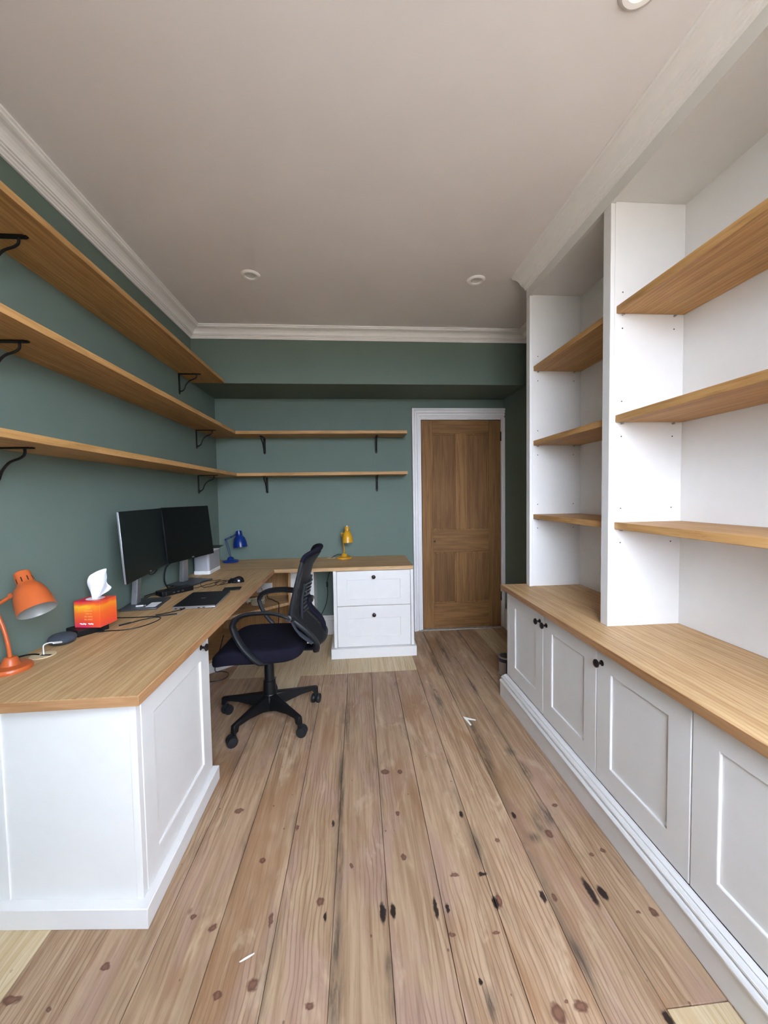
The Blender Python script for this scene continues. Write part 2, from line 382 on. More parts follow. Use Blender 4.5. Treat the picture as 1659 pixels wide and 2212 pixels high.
def obj(name, bm, mat, parent=None, bevel=0, smooth=False, sub=0, recalc=True, seg=2):
    if recalc: bmesh.ops.recalc_face_normals(bm, faces=bm.faces)
    me = bpy.data.meshes.new(name); bm.to_mesh(me); bm.free()
    me.materials.append(mat)
    o = bpy.data.objects.new(name, me); COL.objects.link(o)
    if parent is not None: o.parent = parent
    if bevel:
        md = o.modifiers.new('bevel', 'BEVEL'); md.width = bevel; md.segments = seg; md.limit_method = 'ANGLE'; md.angle_limit = 0.6
    if sub:
        md = o.modifiers.new('sub', 'SUBSURF'); md.levels = sub; md.render_levels = sub
    if smooth or bevel:
        for p in me.polygons: p.use_smooth = True
        if not smooth or True:
            try: me.set_sharp_from_angle(angle=0.7 if smooth else 0.5)
            except Exception: pass
    return o
def boxobj(name, ext, mat, parent=None, bevel=0.0015):
    bm = bmesh.new(); bx(bm, *ext); return obj(name, bm, mat, parent, bevel)
def tag(o, label, cat, group=None):
    o['label'] = label; o['category'] = cat
    if group: o['group'] = group
    return o
def thing(name, label, cat, loc=(0, 0, 0), rz=0, group=None):
    o = bpy.data.objects.new(name, None); COL.objects.link(o); o.location = loc; o.rotation_euler = (0, 0, rz)
    o.empty_display_size = 0.05
    return tag(o, label, cat, group)
def struct(o):
    o['kind'] = 'structure'; return o
def to_local(root, *kids):
    pass

# ------------------------------------------------------------------ dimensions
XL, XR, YF, YB = -1.267, 1.483, 3.736, 3.241     # left wall, right wall, far wall, beam face
YN = -0.60                                       # window wall behind the camera
ZC, ZBb = 2.683, 2.255                           # ceiling, underside of beam
T = 0.12

# ------------------------------------------------------------------ room shell
def wall(name, ext, mat): return struct(boxobj(name, ext, mat, None, 0))
wall('wall_left', (XL-T, XL, YN-T, YF+T, -0.1, ZC+0.1), M['green'])
wall('wall_right', (XR, XR+T, YN-T, YF+T, -0.1, ZC+0.1), M['green'])
bm = bmesh.new()   # far wall with the door opening left free
bx(bm, XL, 0.625, YF, YF+T, -0.1, ZC+0.1); bx(bm, 0.625, XR, YF, YF+T, 2.085, ZC+0.1); bx(bm, 1.465, XR, YF, YF+T, -0.1, 2.085)
struct(obj('wall_far', bm, M['green']))
wall('wall_beam', (XL, XR, YB, YF, ZBb, ZC), M['green'])
wall('ceiling', (XL-T, XR+T, YN-T, YF+T, ZC, ZC+0.1), M['ceiling'])
WX0, WX1, WZ0, WZ1 = -0.20, 1.42, 1.12, 2.60
bm = bmesh.new()
bx(bm, XL, WX0, YN-T, YN, -0.1, ZC+0.1); bx(bm, WX1, XR, YN-T, YN, -0.1, ZC+0.1)
bx(bm, WX0, WX1, YN-T, YN, -0.1, WZ0); bx(bm, WX0, WX1, YN-T, YN, WZ1, ZC+0.1)
struct(obj('wall_near', bm, M['ceiling']))
# window behind the camera
bm = bmesh.new()
for x in (WX0, 0.32, 0.78, WX1-0.05): bx(bm, x, x+0.05, YN-0.09, YN-0.04, WZ0, WZ1)
for z in (WZ0, 1.80, WZ1-0.05):
    for xa, xb in ((WX0+0.05, 0.32), (0.37, 0.78), (0.83, WX1-0.05)): bx(bm, xa, xb, YN-0.09, YN-0.04, z, z+0.05)
win = struct(obj('window_1', bm, M['trim'], None, 0.003))
for xa, xb in ((WX0+0.05, 0.32), (0.37, 0.78), (0.83, WX1-0.05)):
    for za, zb in ((WZ0+0.05, 1.80), (1.85, WZ1-0.05)):
        boxobj('pane', (xa, xb, YN-0.067, YN-0.063, za, zb), M['glass'], win, 0)

# floor: sub-floor with every board as its own piece
flo = struct(boxobj('floor', (XL-T, XR+T, YN-T, YF+T, -0.1, -0.022), M['subfloor'], None, 0))
seams = [-1.33, -1.145, -0.97, -0.793, -0.623, -0.446, -0.27, -0.093, 0.082, 0.259, 0.433, 0.61, 0.781, 0.955, 1.13, 1.31, 1.50]
def skew(y): return 0.013*(y-0.95)
def board(xa, xb, ya, yb, mat):
    g = 0.0005+random.random()*0.0007; dz = random.uniform(-0.0008, 0.0008)
    bm = bmesh.new(); q = []
    xs = lambda x, y: min(max(x+skew(y), XL-0.05), XR+0.05)
    for (x, y) in ((xa+g, ya), (xb-g, ya), (xb-g, yb), (xa+g, yb)): q.append((xs(x, y), y))
    prism(bm, q, -0.022, dz)
    return obj('floor_board', bm, mat, flo, 0.0009, seg=1)
splits = {}
n = len(seams)-1
for i in range(n):
    xa, xb = seams[i], seams[i+1]
    if i <= 1:    parts = [(YN, 2.2, 1), (2.2, 3.73, 0)]
    elif i == 2:  parts = [(YN, 2.884, 0), (2.887, 3.73, 1)]
    elif i == 3:  parts = [(YN, 2.884, 0), (2.887, 3.73, 1)]
    elif i == 4:  parts = [(YN, 2.44, 0), (2.443, 3.73, 1)]
    elif i <= 9:  parts = [(YN, 2.878, 0), (2.881, 3.73, 1)]
    elif i in (10, 11): parts = [(YN, 0.52, 1), (0.523, 3.73, 0)]
    elif i == 12: parts = [(YN, 0.886, 1), (0.889, 3.73, 0)]
    elif i == 13: parts = [(YN, 0.874, 1), (0.877, 3.73, 0)]
    elif i == 14: parts = [(YN, 2.55, 0), (2.553, 3.73, 1)]
    else: parts = [(YN, 3.73, 0)]
    for ya, yb, p in parts: board(xa, xb, ya, yb, M['pine_pale'] if p else M['pine'])

# cornice: profile (projection, drop) swept with mitred corners
PROF = [(0, 0), (0.100, 0), (0.100, 0.007), (0.092, 0.010), (0.090, 0.016), (0.080, 0.020), (0.066, 0.023), (0.054, 0.029), (0.044, 0.038), (0.038, 0.048),
        (0.036, 0.055), (0.028, 0.056), (0.027, 0.061), (0.018, 0.062), (0.016, 0.069), (0.010, 0.072), (0.009, 0.080), (0, 0.080)]
def cornice(name, path):
    """path: list of ((x, y), (nx, ny)) where n scales the projection into the room (mitre vector)"""
    bm = bmesh.new(); rings = []
    for (x, y), (nx, ny) in path:
        rings.append([bm.verts.new((x+nx*p, y+ny*p, ZC-d)) for p, d in PROF])
    k = len(PROF)
    for a, b in zip(rings, rings[1:]):
        for i in range(k): bm.faces.new((a[i], a[(i+1) % k], b[(i+1) % k], b[i]))
    bm.faces.new(rings[0]); bm.faces.new(rings[-1][::-1])
    return struct(obj(name, bm, M['cornice'], None, 0))
XS = 1.101
cornice('trim_1', [((XL, YN), (1, 0)), ((XL, YB), (1, -1)), ((XR, YB), (-1, -1)), ((XR, 2.44), (-1, 0))])
cornice('trim_2', [((XS, YN), (-1, 0)), ((XS, 2.405), (-1, 0))])

# skirting boards
def skirting(name, x0, x1, y0, y1, z=0.185, face='-y'):
    bm = bmesh.new()
    d1, d2 = 0.018, 0.010
    if face == '-y':
        bx(bm, x0, x1, y1-d1, y1, 0, z-0.045); bx(bm, x0, x1, y1-0.014, y1, z-0.045, z-0.02); bx(bm, x0, x1, y1-d2, y1, z-0.02, z)
    else:
        bx(bm, x1-d1, x1, y0, y1, 0, z-0.045); bx(bm, x1-0.014, x1, y0, y1, z-0.045, z-0.02); bx(bm, x1-d2, x1, y0, y1, z-0.02, z)
    return struct(obj(name, bm, M['trim'], None, 0.002))
skirting('baseboard_far', -0.367, 0.565, YF-0.02, YF)
skirting('baseboard_right', XR-0.02, XR, 2.46, YF-0.035, 0.20, '-x')

# ------------------------------------------------------------------ door
dx0, dx1, dz0, dz1 = 0.663, 1.449, 0.012, 2.055
dr = bpy.data.objects.new('door_1', None); COL.objects.link(dr); dr.location = (dx0, YF, 0); struct(dr)
def dpart(name, ext, mat, bev=0.002):
    o = boxobj(name, ext, mat, None, bev)
    o.parent = dr; o.matrix_parent_inverse = Matrix.Translation((-dx0, -YF, 0)); return o
yd0, yd1 = YF-0.004, YF+0.040
px = [dx0, dx0+0.106, dx0+0.331, dx0+0.431, dx0+0.664, dx1]
pz = [dz0, 0.262, 0.768, 0.990, 1.925, dz1]
dpart('door_stile', (px[0], px[1], yd0, yd1, dz0, dz1), M['door']); dpart('door_stile', (px[4], px[5], yd0, yd1, dz0, dz1), M['door'])
dpart('door_rail', (px[1], px[4], yd0+0.0005, yd1, pz[0], pz[1]), M['door_h']); dpart('door_rail', (px[1], px[4], yd0+0.0005, yd1, pz[2], pz[3]), M['door_h']); dpart('door_rail', (px[1], px[4], yd0+0.0005, yd1, pz[4], pz[5]), M['door_h'])
dpart('door_muntin', (px[2], px[3], yd0+0.0008, yd1, pz[1], pz[2]), M['door']); dpart('door_muntin', (px[2], px[3], yd0+0.0008, yd1, pz[3], pz[4]), M['door'])
for xa, xb in ((px[1], px[2]), (px[3], px[4])):
    for za, zb in ((pz[1], pz[2]), (pz[3], pz[4])):
        dpart('door_panel', (xa, xb, yd0+0.018, yd0+0.030, za, zb), M['door_panel'], 0)
        bm = bmesh.new(); t = 0.013
        bx(bm, xa, xb, yd0+0.005, yd0+0.0179, za, za+t); bx(bm, xa, xb, yd0+0.005, yd0+0.0179, zb-t, zb)
        bx(bm, xa, xa+t, yd0+0.005, yd0+0.0179, za+t, zb-t); bx(bm, xb-t, xb, yd0+0.005, yd0+0.0179, za+t, zb-t)
        o = obj('panel_moulding', bm, M['door'], dr, 0.003); o.matrix_parent_inverse = Matrix.Translation((-dx0, -YF, 0))
bm = bmesh.new(); lathe(bm, [(0.022, 0), (0.022, 0.003), (0.016, 0.005), (0.0, 0.005)], (dx0+0.118, yd0, 0.877), (0, -1, 0), 20)
o = obj('spindle_rose', bm, M['door'], dr, smooth=True); o.matrix_parent_inverse = Matrix.Translation((-dx0, -YF, 0))
bm = bmesh.new(); lathe(bm, [(0.009, 0), (0.009, 0.0065), (0, 0.0065)], (dx0+0.118, yd0, 0.877), (0, -1, 0), 16)
o = obj('spindle_hole', bm, M['black'], dr); o.matrix_parent_inverse = Matrix.Translation((-dx0, -YF, 0)); o['label'] = 'dark empty handle hole'
for z in (0.27, 1.85):
    bm = bmesh.new(); bx(bm, dx1-0.004, dx1+0.008, yd0-0.006, yd0+0.004, z, z+0.09); sweep(bm, [(dx1+0.002, yd0-0.006, z), (dx1+0.002, yd0-0.006, z+0.09)], 0.006, 10)
    o = obj('hinge', bm, M['iron'], dr, 0.001); o.matrix_parent_inverse = Matrix.Translation((-dx0, -YF, 0))
# casing (architrave) around it: stepped moulding, right leg cut narrow against the side wall
bm = bmesh.new()
cz = 2.162; ox = 0.569
steps = [(0.0, 0.018, 0.040), (0.018, 0.024, 0.026), (0.024, 0.044, 0.034), (0.044, 0.050, 0.020), (0.050, 0.070, 0.026), (0.070, 0.088, 0.014)]
for a, b_, d in steps:
    bx(bm, ox+a, ox+b_, YF-d, YF, 0, cz-a)
    bx(bm, ox+b_, min(XR, 1.485), YF-d, YF, cz-b_, cz-a)
bx(bm, 1.453, XR, YF-0.020, YF, 0, cz-0.088); 
bx(bm, 1.462, XR, YF-0.032, YF-0.02, 0, cz-0.088)
struct(obj('trim_3', bm, M['trim'], None, 0.002))
bm = bmesh.new()  # jamb lining
bx(bm, 0.640, 0.658, YF-0.010, YF+0.10, 0, 2.074); bx(bm, 1.453, 1.466, YF, YF+0.10, 0, 2.074); bx(bm, 0.658, 1.453, YF, YF+0.10, 2.060, 2.082)
struct(obj('trim_4', bm, M['trim'], None, 0.001))
struct(boxobj('trim_5', (0.60, XR, YF-0.035, YF+0.08, -0.02, 0.007), M['dust'], None, 0.003))
bm = bmesh.new(); bx(bm, 0.5, XR+0.1, YF+0.15, YF+0.2, 0, 2.2); struct(obj('wall_hall', bm, M['subfloor']))

# ------------------------------------------------------------------ shaker fronts
def knob(parent, c, d, r=0.0165):
    bm = bmesh.new()
    lathe(bm, [(0.0, 0), (r*0.72, 0), (r*0.72, 0.002), (r*0.35, 0.005), (r*0.30, 0.014), (r*0.55, 0.018), (r, 0.023), (r*0.98, 0.028), (r*0.6, 0.033), (0, 0.034)], c, d, 20)
    return obj('knob', bm, M['bronze'], parent, smooth=True)
def shaker(name, parent, axis, face, u0, u1, z0, z1, sgn, margin=0.085, mz=(0.08, 0.09), th=0.02, rec=0.009):
    """door/drawer front: frame with a recessed centre panel (one object) facing sgn along axis"""
    bm = bmesh.new()
    def put(a, b, c, d, f0, f1):
        if axis == 'x': bx(bm, f0, f1, a, b, c, d)
        else: bx(bm, a, b, f0, f1, c, d)
    f0, f1 = face, face-sgn*th
    def P3(u, z, f): return (f, u, z) if axis == 'x' else (u, f, z)
    lo = [(u0, z0), (u1, z0), (u1, z1), (u0, z1)]
    li = [(u0+margin, z0+mz[0]), (u1-margin, z0+mz[0]), (u1-margin, z1-mz[1]), (u0+margin, z1-mz[1])]
    V = [[bm.verts.new(P3(u, z, f_)) for u, z in L_] for f_ in (f0, f1) for L_ in (lo, li)]
    for i in range(4):
        j = (i+1) % 4
        bm.faces.new((V[0][i], V[0][j], V[1][j], V[1][i])); bm.faces.new((V[2][i], V[2][j], V[3][j], V[3][i]))
        bm.faces.new((V[0][i], V[0][j], V[2][j], V[2][i])); bm.faces.new((V[1][i], V[1][j], V[3][j], V[3][i]))
    fr = obj(name, bm, M['white'], parent, 0.0028)
    bm = bmesh.new(); put(u0+margin-0.004, u1-margin+0.004, z0+mz[0]-0.004, z1-mz[1]+0.004, face-sgn*rec, face-sgn*(th-0.002))
    obj('front_panel', bm, M['white'], fr, 0)
    return fr

# ------------------------------------------------------------------ left desk run
ZD, ZDb = 0.750, 0.720
o = boxobj('worktop', (XL, -0.655, 1.188, 3.170, ZDb, ZD), M['oak_y'], None, 0.0025)
tag(o, 'long oak desk worktop along the green wall holding the monitors and laptop', 'worktop')
boxobj('edge_strip', (XL, -0.655, 1.1855, 1.1879, ZDb, ZD), M['oak_edge_x'], o, 0.0008)
boxobj('edge_strip', (-0.6549, -0.6527, 1.1856, 3.170, ZDb, ZD), M['oak_edge_y'], o, 0.0008)
o = boxobj('worktop', (XL, 0.484, 3.171, YF, ZDb, ZD), M['oak_x'], None, 0.0025)
tag(o, 'oak desk worktop across the far wall holding the yellow and blue lamps', 'worktop')

lc = thing('base_cabinet', 'white base cabinet with one panelled door under the near end of the left desk', 'cabinet', (-0.95, 1.5, 0))
def loc(o, root):
    o.matrix_parent_inverse = Matrix.Translation(-root.location) if root.rotation_euler.z == 0 else (Matrix.Translation(root.location) @ Matrix.Rotation(root.rotation_euler.z, 4, 'Z')).inverted()
    return o
Y0n, Y0w = 1.238, 1.288      # end panel is slightly out of square, as fitted to the old wall
bm = bmesh.new(); prism(bm, [(XL, Y0w+0.012), (-0.725, Y0n+0.02), (-0.725, 1.838), (XL, 1.838)], 0.065, ZDb)
loc(obj('carcass', bm, M['white'], lc), lc)
bm = bmesh.new(); prism(bm, [(XL, Y0w), (-0.712, Y0n+0.001), (-0.712, Y0n+0.019), (XL, Y0w+0.0119)], 0.0655, ZDb-0.0005)
loc(obj('end_panel', bm, M['white'], lc, 0.001), lc)
bm = bmesh.new(); prism(bm, [(-0.7117, Y0n-0.001), (-0.690, Y0n-0.002), (-0.690, Y0n+0.022), (-0.7117, Y0n+0.022)], 0.0655, ZDb-0.0005)
loc(obj('corner_post', bm, M['white'], lc, 0.001), lc)
bm = bmesh.new(); prism(bm, [(XL, Y0w-0.006), (-1.116, Y0w-0.018), (-1.116, Y0w-0.0123), (XL, Y0w-0.0001)], 0.0655, ZDb-0.0005)
loc(obj('scribe_strip', bm, M['white'], lc, 0.001), lc)
bm = bmesh.new(); prism(bm, [(XL, 1.253), (-0.663, 1.203), (-0.663, 1.850), (XL, 1.850)], 0, 0.065)
loc(obj('plinth', bm, M['white'], lc, 0.002), lc)
loc(boxobj('stile', (-0.7117, -0.690, 1.824, 1.838, 0.0655, ZDb-0.0005), M['white'], lc, 0.001), lc)
f = loc(shaker('door', lc, 'x', -0.689, 1.262, 1.8225, 0.068, 0.716, 1, 0.078, (0.078, 0.10)), lc)
knob(f, (-0.689, 1.748, 0.676), (1, 0, 0))

# ------------------------------------------------------------------ far drawer pedestal
pd = thing('drawer_pedestal', 'white two-drawer pedestal under the far desk next to the door', 'drawers', (0.15, 3.4, 0))
boxo = lambda n, e, m=M['white'], b=0.001, r=None: loc(boxobj(n, e, m, r, b), r)
boxo('carcass', (-0.182, 0.482, 3.192, YF-0.02, 0.08, ZDb), b=0.001, r=pd)
boxo('plinth', (-0.207, 0.499, 3.140, YF-0.02, 0, 0.083), b=0.002, r=pd)
boxo('stile', (-0.182, -0.156, 3.170, 3.1919, 0.0835, ZDb-0.0005), r=pd); boxo('stile', (0.458, 0.482, 3.170, 3.1919, 0.0835, ZDb-0.0005), r=pd)
f = loc(shaker('drawer', pd, 'y', 3.172, -0.1535, 0.4555, 0.428, 0.716, -1, 0.085, (0.055, 0.075)), pd); knob(f, (0.150, 3.172, 0.668), (0, -1, 0))
f = loc(shaker('drawer', pd, 'y', 3.172, -0.1535, 0.4555, 0.0855, 0.424, -1, 0.085, (0.085, 0.105)), pd); knob(f, (0.150, 3.172, 0.352), (0, -1, 0))

# ------------------------------------------------------------------ open oak corner unit under the desks
cu = thing('corner_unit', 'open oak-lined corner unit with a diagonal front under the desk corner', 'shelf unit', (-0.95, 3.3, 0))
A, Bp = (-0.575, 3.452), (XL, 2.86)
boxo('oak_back_panel', (XL+0.018, -0.594, YF-0.018, YF, 0.10, ZDb), M['oak_z'], r=cu)
boxo('oak_side_panel', (XL, XL+0.018, 2.87, YF, 0.10, ZDb), M['oak_z'], r=cu)
boxo('oak_side_panel', (-0.594, -0.576, 3.455, YF, 0.10, ZDb), M['oak_z'], r=cu)
bm = bmesh.new(); prism(bm, [(XL+0.019, 2.885), (-0.595, 3.462), (-0.595, YF-0.019), (XL+0.019, YF-0.019)], 0.375, 0.40)
loc(obj('shelf', bm, M['oak_x'], cu, 0.001), cu)
bm = bmesh.new(); prism(bm, [(XL+0.001, 2.87), (-0.577, 3.46), (-0.577, YF-0.001), (XL+0.001, YF-0.001)], 0.075, 0.099)
loc(obj('base_board', bm, M['oak_x'], cu, 0.001), cu)
bm = bmesh.new(); prism(bm, [(XL+0.001, 2.862), (-0.577, 3.455), (-0.577, 3.475), (XL+0.001, 2.882)], 0, 0.0745)
loc(obj('plinth', bm, M['white'], cu, 0.001), cu)
boxo('white_side_post', (-0.5755, -0.370, 3.475, YF, 0, ZDb), r=cu)

# ------------------------------------------------------------------ right hand base cabinets
CF = 0.985
seam = [2.400, 1.950, 1.497, 1.044, 0.591, 0.138]
def cab(y0, y1, doors, label, extra=None):
    r = thing('base_cabinet', label, 'cabinet', (1.2, (y0+y1)/2, 0))
    boxo('carcass', (CF+0.0205, 1.46, y0, y1, 0.0, 0.714), r=r)
    for a, b_, ky in doors:
        f = loc(shaker('door', r, 'x', CF, a+0.002, b_-0.002, 0.150, 0.711, -1, 0.086, (0.095, 0.090)), r)
        knob(f, (CF, ky, 0.648), (-1, 0, 0))
    return r
c1 = cab(1.4975, 2.432, [(1.950, 2.400, 1.985), (1.497, 1.950, 1.915)], 'white double-door base cabinet at the far end of the right wall')
boxo('end_stile', (CF, CF+0.0204, 2.4015, 2.432, 0.150, 0.713), r=c1)
cab(0.5915, 1.4965, [(1.044, 1.497, 1.462), (0.591, 1.044, 0.626)], 'white base cabinet nearer the camera, knob beside the far pair of doors')
cab(0.138, 0.5905, [(0.138, 0.591, 0.55)], 'white single-door base cabinet beside the camera on the right')
# plinth with stepped mouldings (very slightly out of parallel with the doors)
bm = bmesh.new()
def run(x_far, x_near, xb, z0, z1, y1=2.448, y0=0.13, slope=0.0):
    v = [bm.verts.new(p) for p in ((x_near, y0, z0), (xb, y0, z0), (xb, y1, z0), (x_far, y1, z0), (x_near+slope, y0, z1), (xb, y0, z1), (xb, y1, z1), (x_far+slope, y1, z1))]
    for fc in ((0,3,2,1),(4,5,6,7),(0,1,5,4),(1,2,6,5),(2,3,7,6),(3,0,4,7)): bm.faces.new([v[i] for i in fc])
XB_ = CF-0.0005
run(0.942, 0.962, XB_, 0, 0.096)
plinth = obj('cabinet_plinth', bm, M['white'], None, 0.0015); tag(plinth, 'white moulded plinth along the floor under the right cabinets', 'plinth')
for (a, z0, z1, s) in ((0.958, 0.0961, 0.1005, 0), (0.937, 0.1006, 0.108, 0.0), (0.9375, 0.1081, 0.116, 0.006), (0.958, 0.1161, 0.1215, 0.0), (0.947, 0.1216, 0.130, 0.0), (0.950, 0.1301, 0.138, 0.007), (0.964, 0.1381, 0.1415, 0), (0.960, 0.1416, 0.149, 0.012)):
    bm = bmesh.new(); run(a, a+0.010, XB_, z0, z1, slope=s, y1=2.444 if a < 0.955 else 2.436); obj('plinth_moulding', bm, M['white'], plinth, 0.001)
o = boxobj('worktop', (0.945, 1.46, 0.12, 2.436, 0.715, 0.745), M['oak_y'], None, 0.0025)
tag(o, 'long oak worktop on the white cabinets along the right wall', 'worktop')
boxobj('edge_strip', (0.9428, 0.9449, 0.12, 2.436, 0.715, 0.745), M['oak_edge_y'], o, 0.0008)

# ------------------------------------------------------------------ bookcase on top of it
bc = thing('bookcase', 'tall white fitted bookcase reaching the ceiling on the right wall', 'bookcase', (1.27, 1.3, 0.745))
XBk = 1.435; ZH = 2.548; zt = 0.7455
boxo('back_panel', (XBk, XBk+0.018, 0.15, 2.385, zt, ZC), r=bc)
boxo('end_panel', (XS+0.020, XBk, 2.362, 2.385, zt, ZC), r=bc)
boxo('divider_panel', (XS+0.020, XBk, 1.600, 1.6475, zt, ZH+0.02), r=bc)
boxo('end_panel', (XS+0.020, XBk, 0.150, 0.173, zt, ZC), r=bc)
boxo('face_stile', (XS, XS+0.0195, 2.355, 2.402, zt, ZH), b=0.002, r=bc)
boxo('face_stile', (XS, XS+0.0195, 1.5995, 1.6485, zt, ZH), b=0.002, r=bc)
boxo('face_stile', (XS, XS+0.0195, 0.150, 0.200, zt, ZH), b=0.002, r=bc)
boxo('header', (XS, XS+0.0195, 0.150, 2.402, ZH+0.0005, ZC), b=0.001, r=bc)
boxo('top_panel', (XS+0.020, XBk, 1.648, 2.3615, ZH+0.006, ZH+0.024), r=bc)
boxo('top_panel', (XS+0.020, XBk, 0.1735, 1.5995, ZH+0.006, ZH+0.024), r=bc)
boxo('scribe_panel', (XBk, XR, 2.386, 2.40, zt, ZC), r=bc)
SHZ = [2.108, 1.650, 1.190]
names = ['top', 'middle', 'bottom']
for k, z in enumerate(SHZ):
    o = boxobj('bookcase_shelf', (XS+0.026, XBk-0.001, 0.180, 1.597, z-0.015, z+0.015), M['oak_shelf_y'], None, 0.0015)
    tag(o, 'oak shelf in the wide near bay of the white bookcase, %s of three' % names[k], 'shelf')
    o = boxobj('bookcase_shelf', (XS+0.026, XBk-0.001, 1.650, 2.360, z-0.015-0.001, z+0.013), M['oak_shelf_y'], None, 0.0015)
    tag(o, 'oak shelf in the narrow far bay of the white bookcase, %s of three' % names[k], 'shelf')
# shelf pegs and the drilled peg holes
bmh = bmesh.new()
for k, z in enumerate(SHZ):
    for x in (XS+0.055, XBk-0.045):
        for y, d in ((1.5995, -1), (2.3615, -1)):
            bmp = bmesh.new(); lathe(bmp, [(0, 0), (0.004, 0), (0.004, 0.012), (0, 0.012)], (x, y, z-0.0205), (0, d, 0), 8); loc(obj('shelf_peg', bmp, M['tin'], bc), bc)
            for dz in (-0.075, 0.075):
                lathe(bmh, [(0.003, 0), (0.003, 0.0006), (0, 0.0006)], (x, y, z+dz), (0, d, 0), 8)
o = loc(obj('peg_holes', bmh, M['greyplast'], bc), bc); o['kind'] = 'stuff'

# ------------------------------------------------------------------ wall shelves
XsF = -1.017
def wshelf(ext, mat, label): return tag(boxobj('wall_shelf', ext, mat, None, 0.0015), label, 'shelf')
wshelf((XL, XsF, -0.38, YB-0.001, 2.2555, 2.281), M['oak_shelf_y'], 'topmost oak shelf on the left green wall, ending at the beam')
wshelf((XL, XsF, -0.38, YF-0.001, 1.891, 1.918), M['oak_shelf_y'], 'middle oak shelf on the left green wall')
wshelf((XL, XsF, -0.38, YF-0.001, 1.525, 1.552), M['oak_shelf_y'], 'lowest oak shelf on the left green wall, above the monitors')
wshelf((XsF+0.0005, 0.491, 3.488, YF-0.001, 1.890, 1.917), M['oak_shelf_x'], 'upper oak shelf on the far green wall left of the door')
wshelf((XsF+0.0005, 0.491, 3.488, YF-0.001, 1.524, 1.551), M['oak_shelf_x'], 'lower oak shelf on the far green wall left of the door')
def bracket(x, y, z, rz, label, drop=0.150, reach=0.157):
    """local +x points away from the wall, origin at the wall just under the shelf"""
    r = thing('shelf_bracket', label, 'bracket', (x, y, z-0.0005), rz, None)
    bm = bmesh.new(); w_ = 0.011
    pl = [(0, 0), (reach-0.012, 0), (reach-0.004, 0)]
    bx(bm, 0, reach-0.008, -w_, w_, -0.005, 0); bx(bm, reach-0.008, reach, -w_*0.6, w_*0.6, -0.005, 0)
    obj('shelf_arm', bm, M['iron'], r, 0.001)
    bm = bmesh.new(); bx(bm, 0, 0.005, -w_, w_, -drop+0.008, -0.0055); bx(bm, 0, 0.005, -w_*0.6, w_*0.6, -drop, -drop+0.008)
    obj('wall_arm', bm, M['iron'], r, 0.001)
    bm = bmesh.new()
    sweep(bm, spline([(reach-0.030, 0, -0.005), (reach-0.031, 0, -0.024), (reach-0.046, 0, -0.037), (reach-0.082, 0, -0.052), (reach-0.108, 0, -0.082), (reach-0.120, 0, -0.112), (reach-0.136, 0, -0.127), (0.0052, 0, -drop+0.022)], 5), 0.0045, 8)
    obj('curved_brace', bm, M['iron'], r, smooth=True)
    for s in (-0.04, -0.12):
        bm = bmesh.new(); lathe(bm, [(0.004, 0), (0.003, 0.002), (0, 0.0025)], (0.005, 0, s), (1, 0, 0), 8)
        obj('screw', bm, M['iron'], r)
    return r
for (z, yf, nm) in ((2.2555, 3.000, 'topmost'), (1.891, 3.282, 'middle'), (1.525, 3.290, 'lowest')):
    bracket(XL, yf, z, 0, 'black iron bracket under the far end of the %s left wall shelf' % nm)
for (z, yf, nm) in ((2.2555, 1.475, 'topmost'), (1.891, 1.455, 'middle'), (1.525, 1.452, 'lowest')):
    bracket(XL, yf, z, 0, 'black iron bracket at the photo edge under the %s left wall shelf' % nm)
for (z, nm, xa) in ((1.890, 'upper', -0.825), (1.524, 'lower', -0.812)):
    bracket(xa, YF, z, -PI/2, 'black iron bracket under the left part of the %s far wall shelf' % nm)
    bracket(0.224, YF, z, -PI/2, 'black iron bracket under the door end of the %s far wall shelf' % nm)

# ------------------------------------------------------------------ downlights
def downlight(x, y, label):
    r = thing('downlight', label, 'ceiling light', (x, y, ZC))
    bm = bmesh.new(); lathe(bm, [(0.030, 0), (0.030, -0.003), (0.034, -0.008), (0.046, -0.010), (0.056, -0.004), (0.058, 0)], (0, 0, 0), (0, 0, 1), 32)
    obj('trim_ring', bm, M['cornice'], r, smooth=True)
    bm = bmesh.new(); lathe(bm, [(0.0295, 0), (0.0295, -0.002), (0.024, -0.005), (0.016, -0.0025), (0, -0.0015)], (0, 0, 0), (0, 0, 1), 24)
    obj('lamp_glass', bm, M['whiteplast'], r, smooth=True)
downlight(-0.598, 2.461, 'round white downlight on the left of the ceiling near the left cornice')
downlight(0.796, 2.449, 'round white downlight on the ceiling just before the bookcase end')
downlight(0.790, 1.03, 'round downlight cut off by the top edge of the photo')

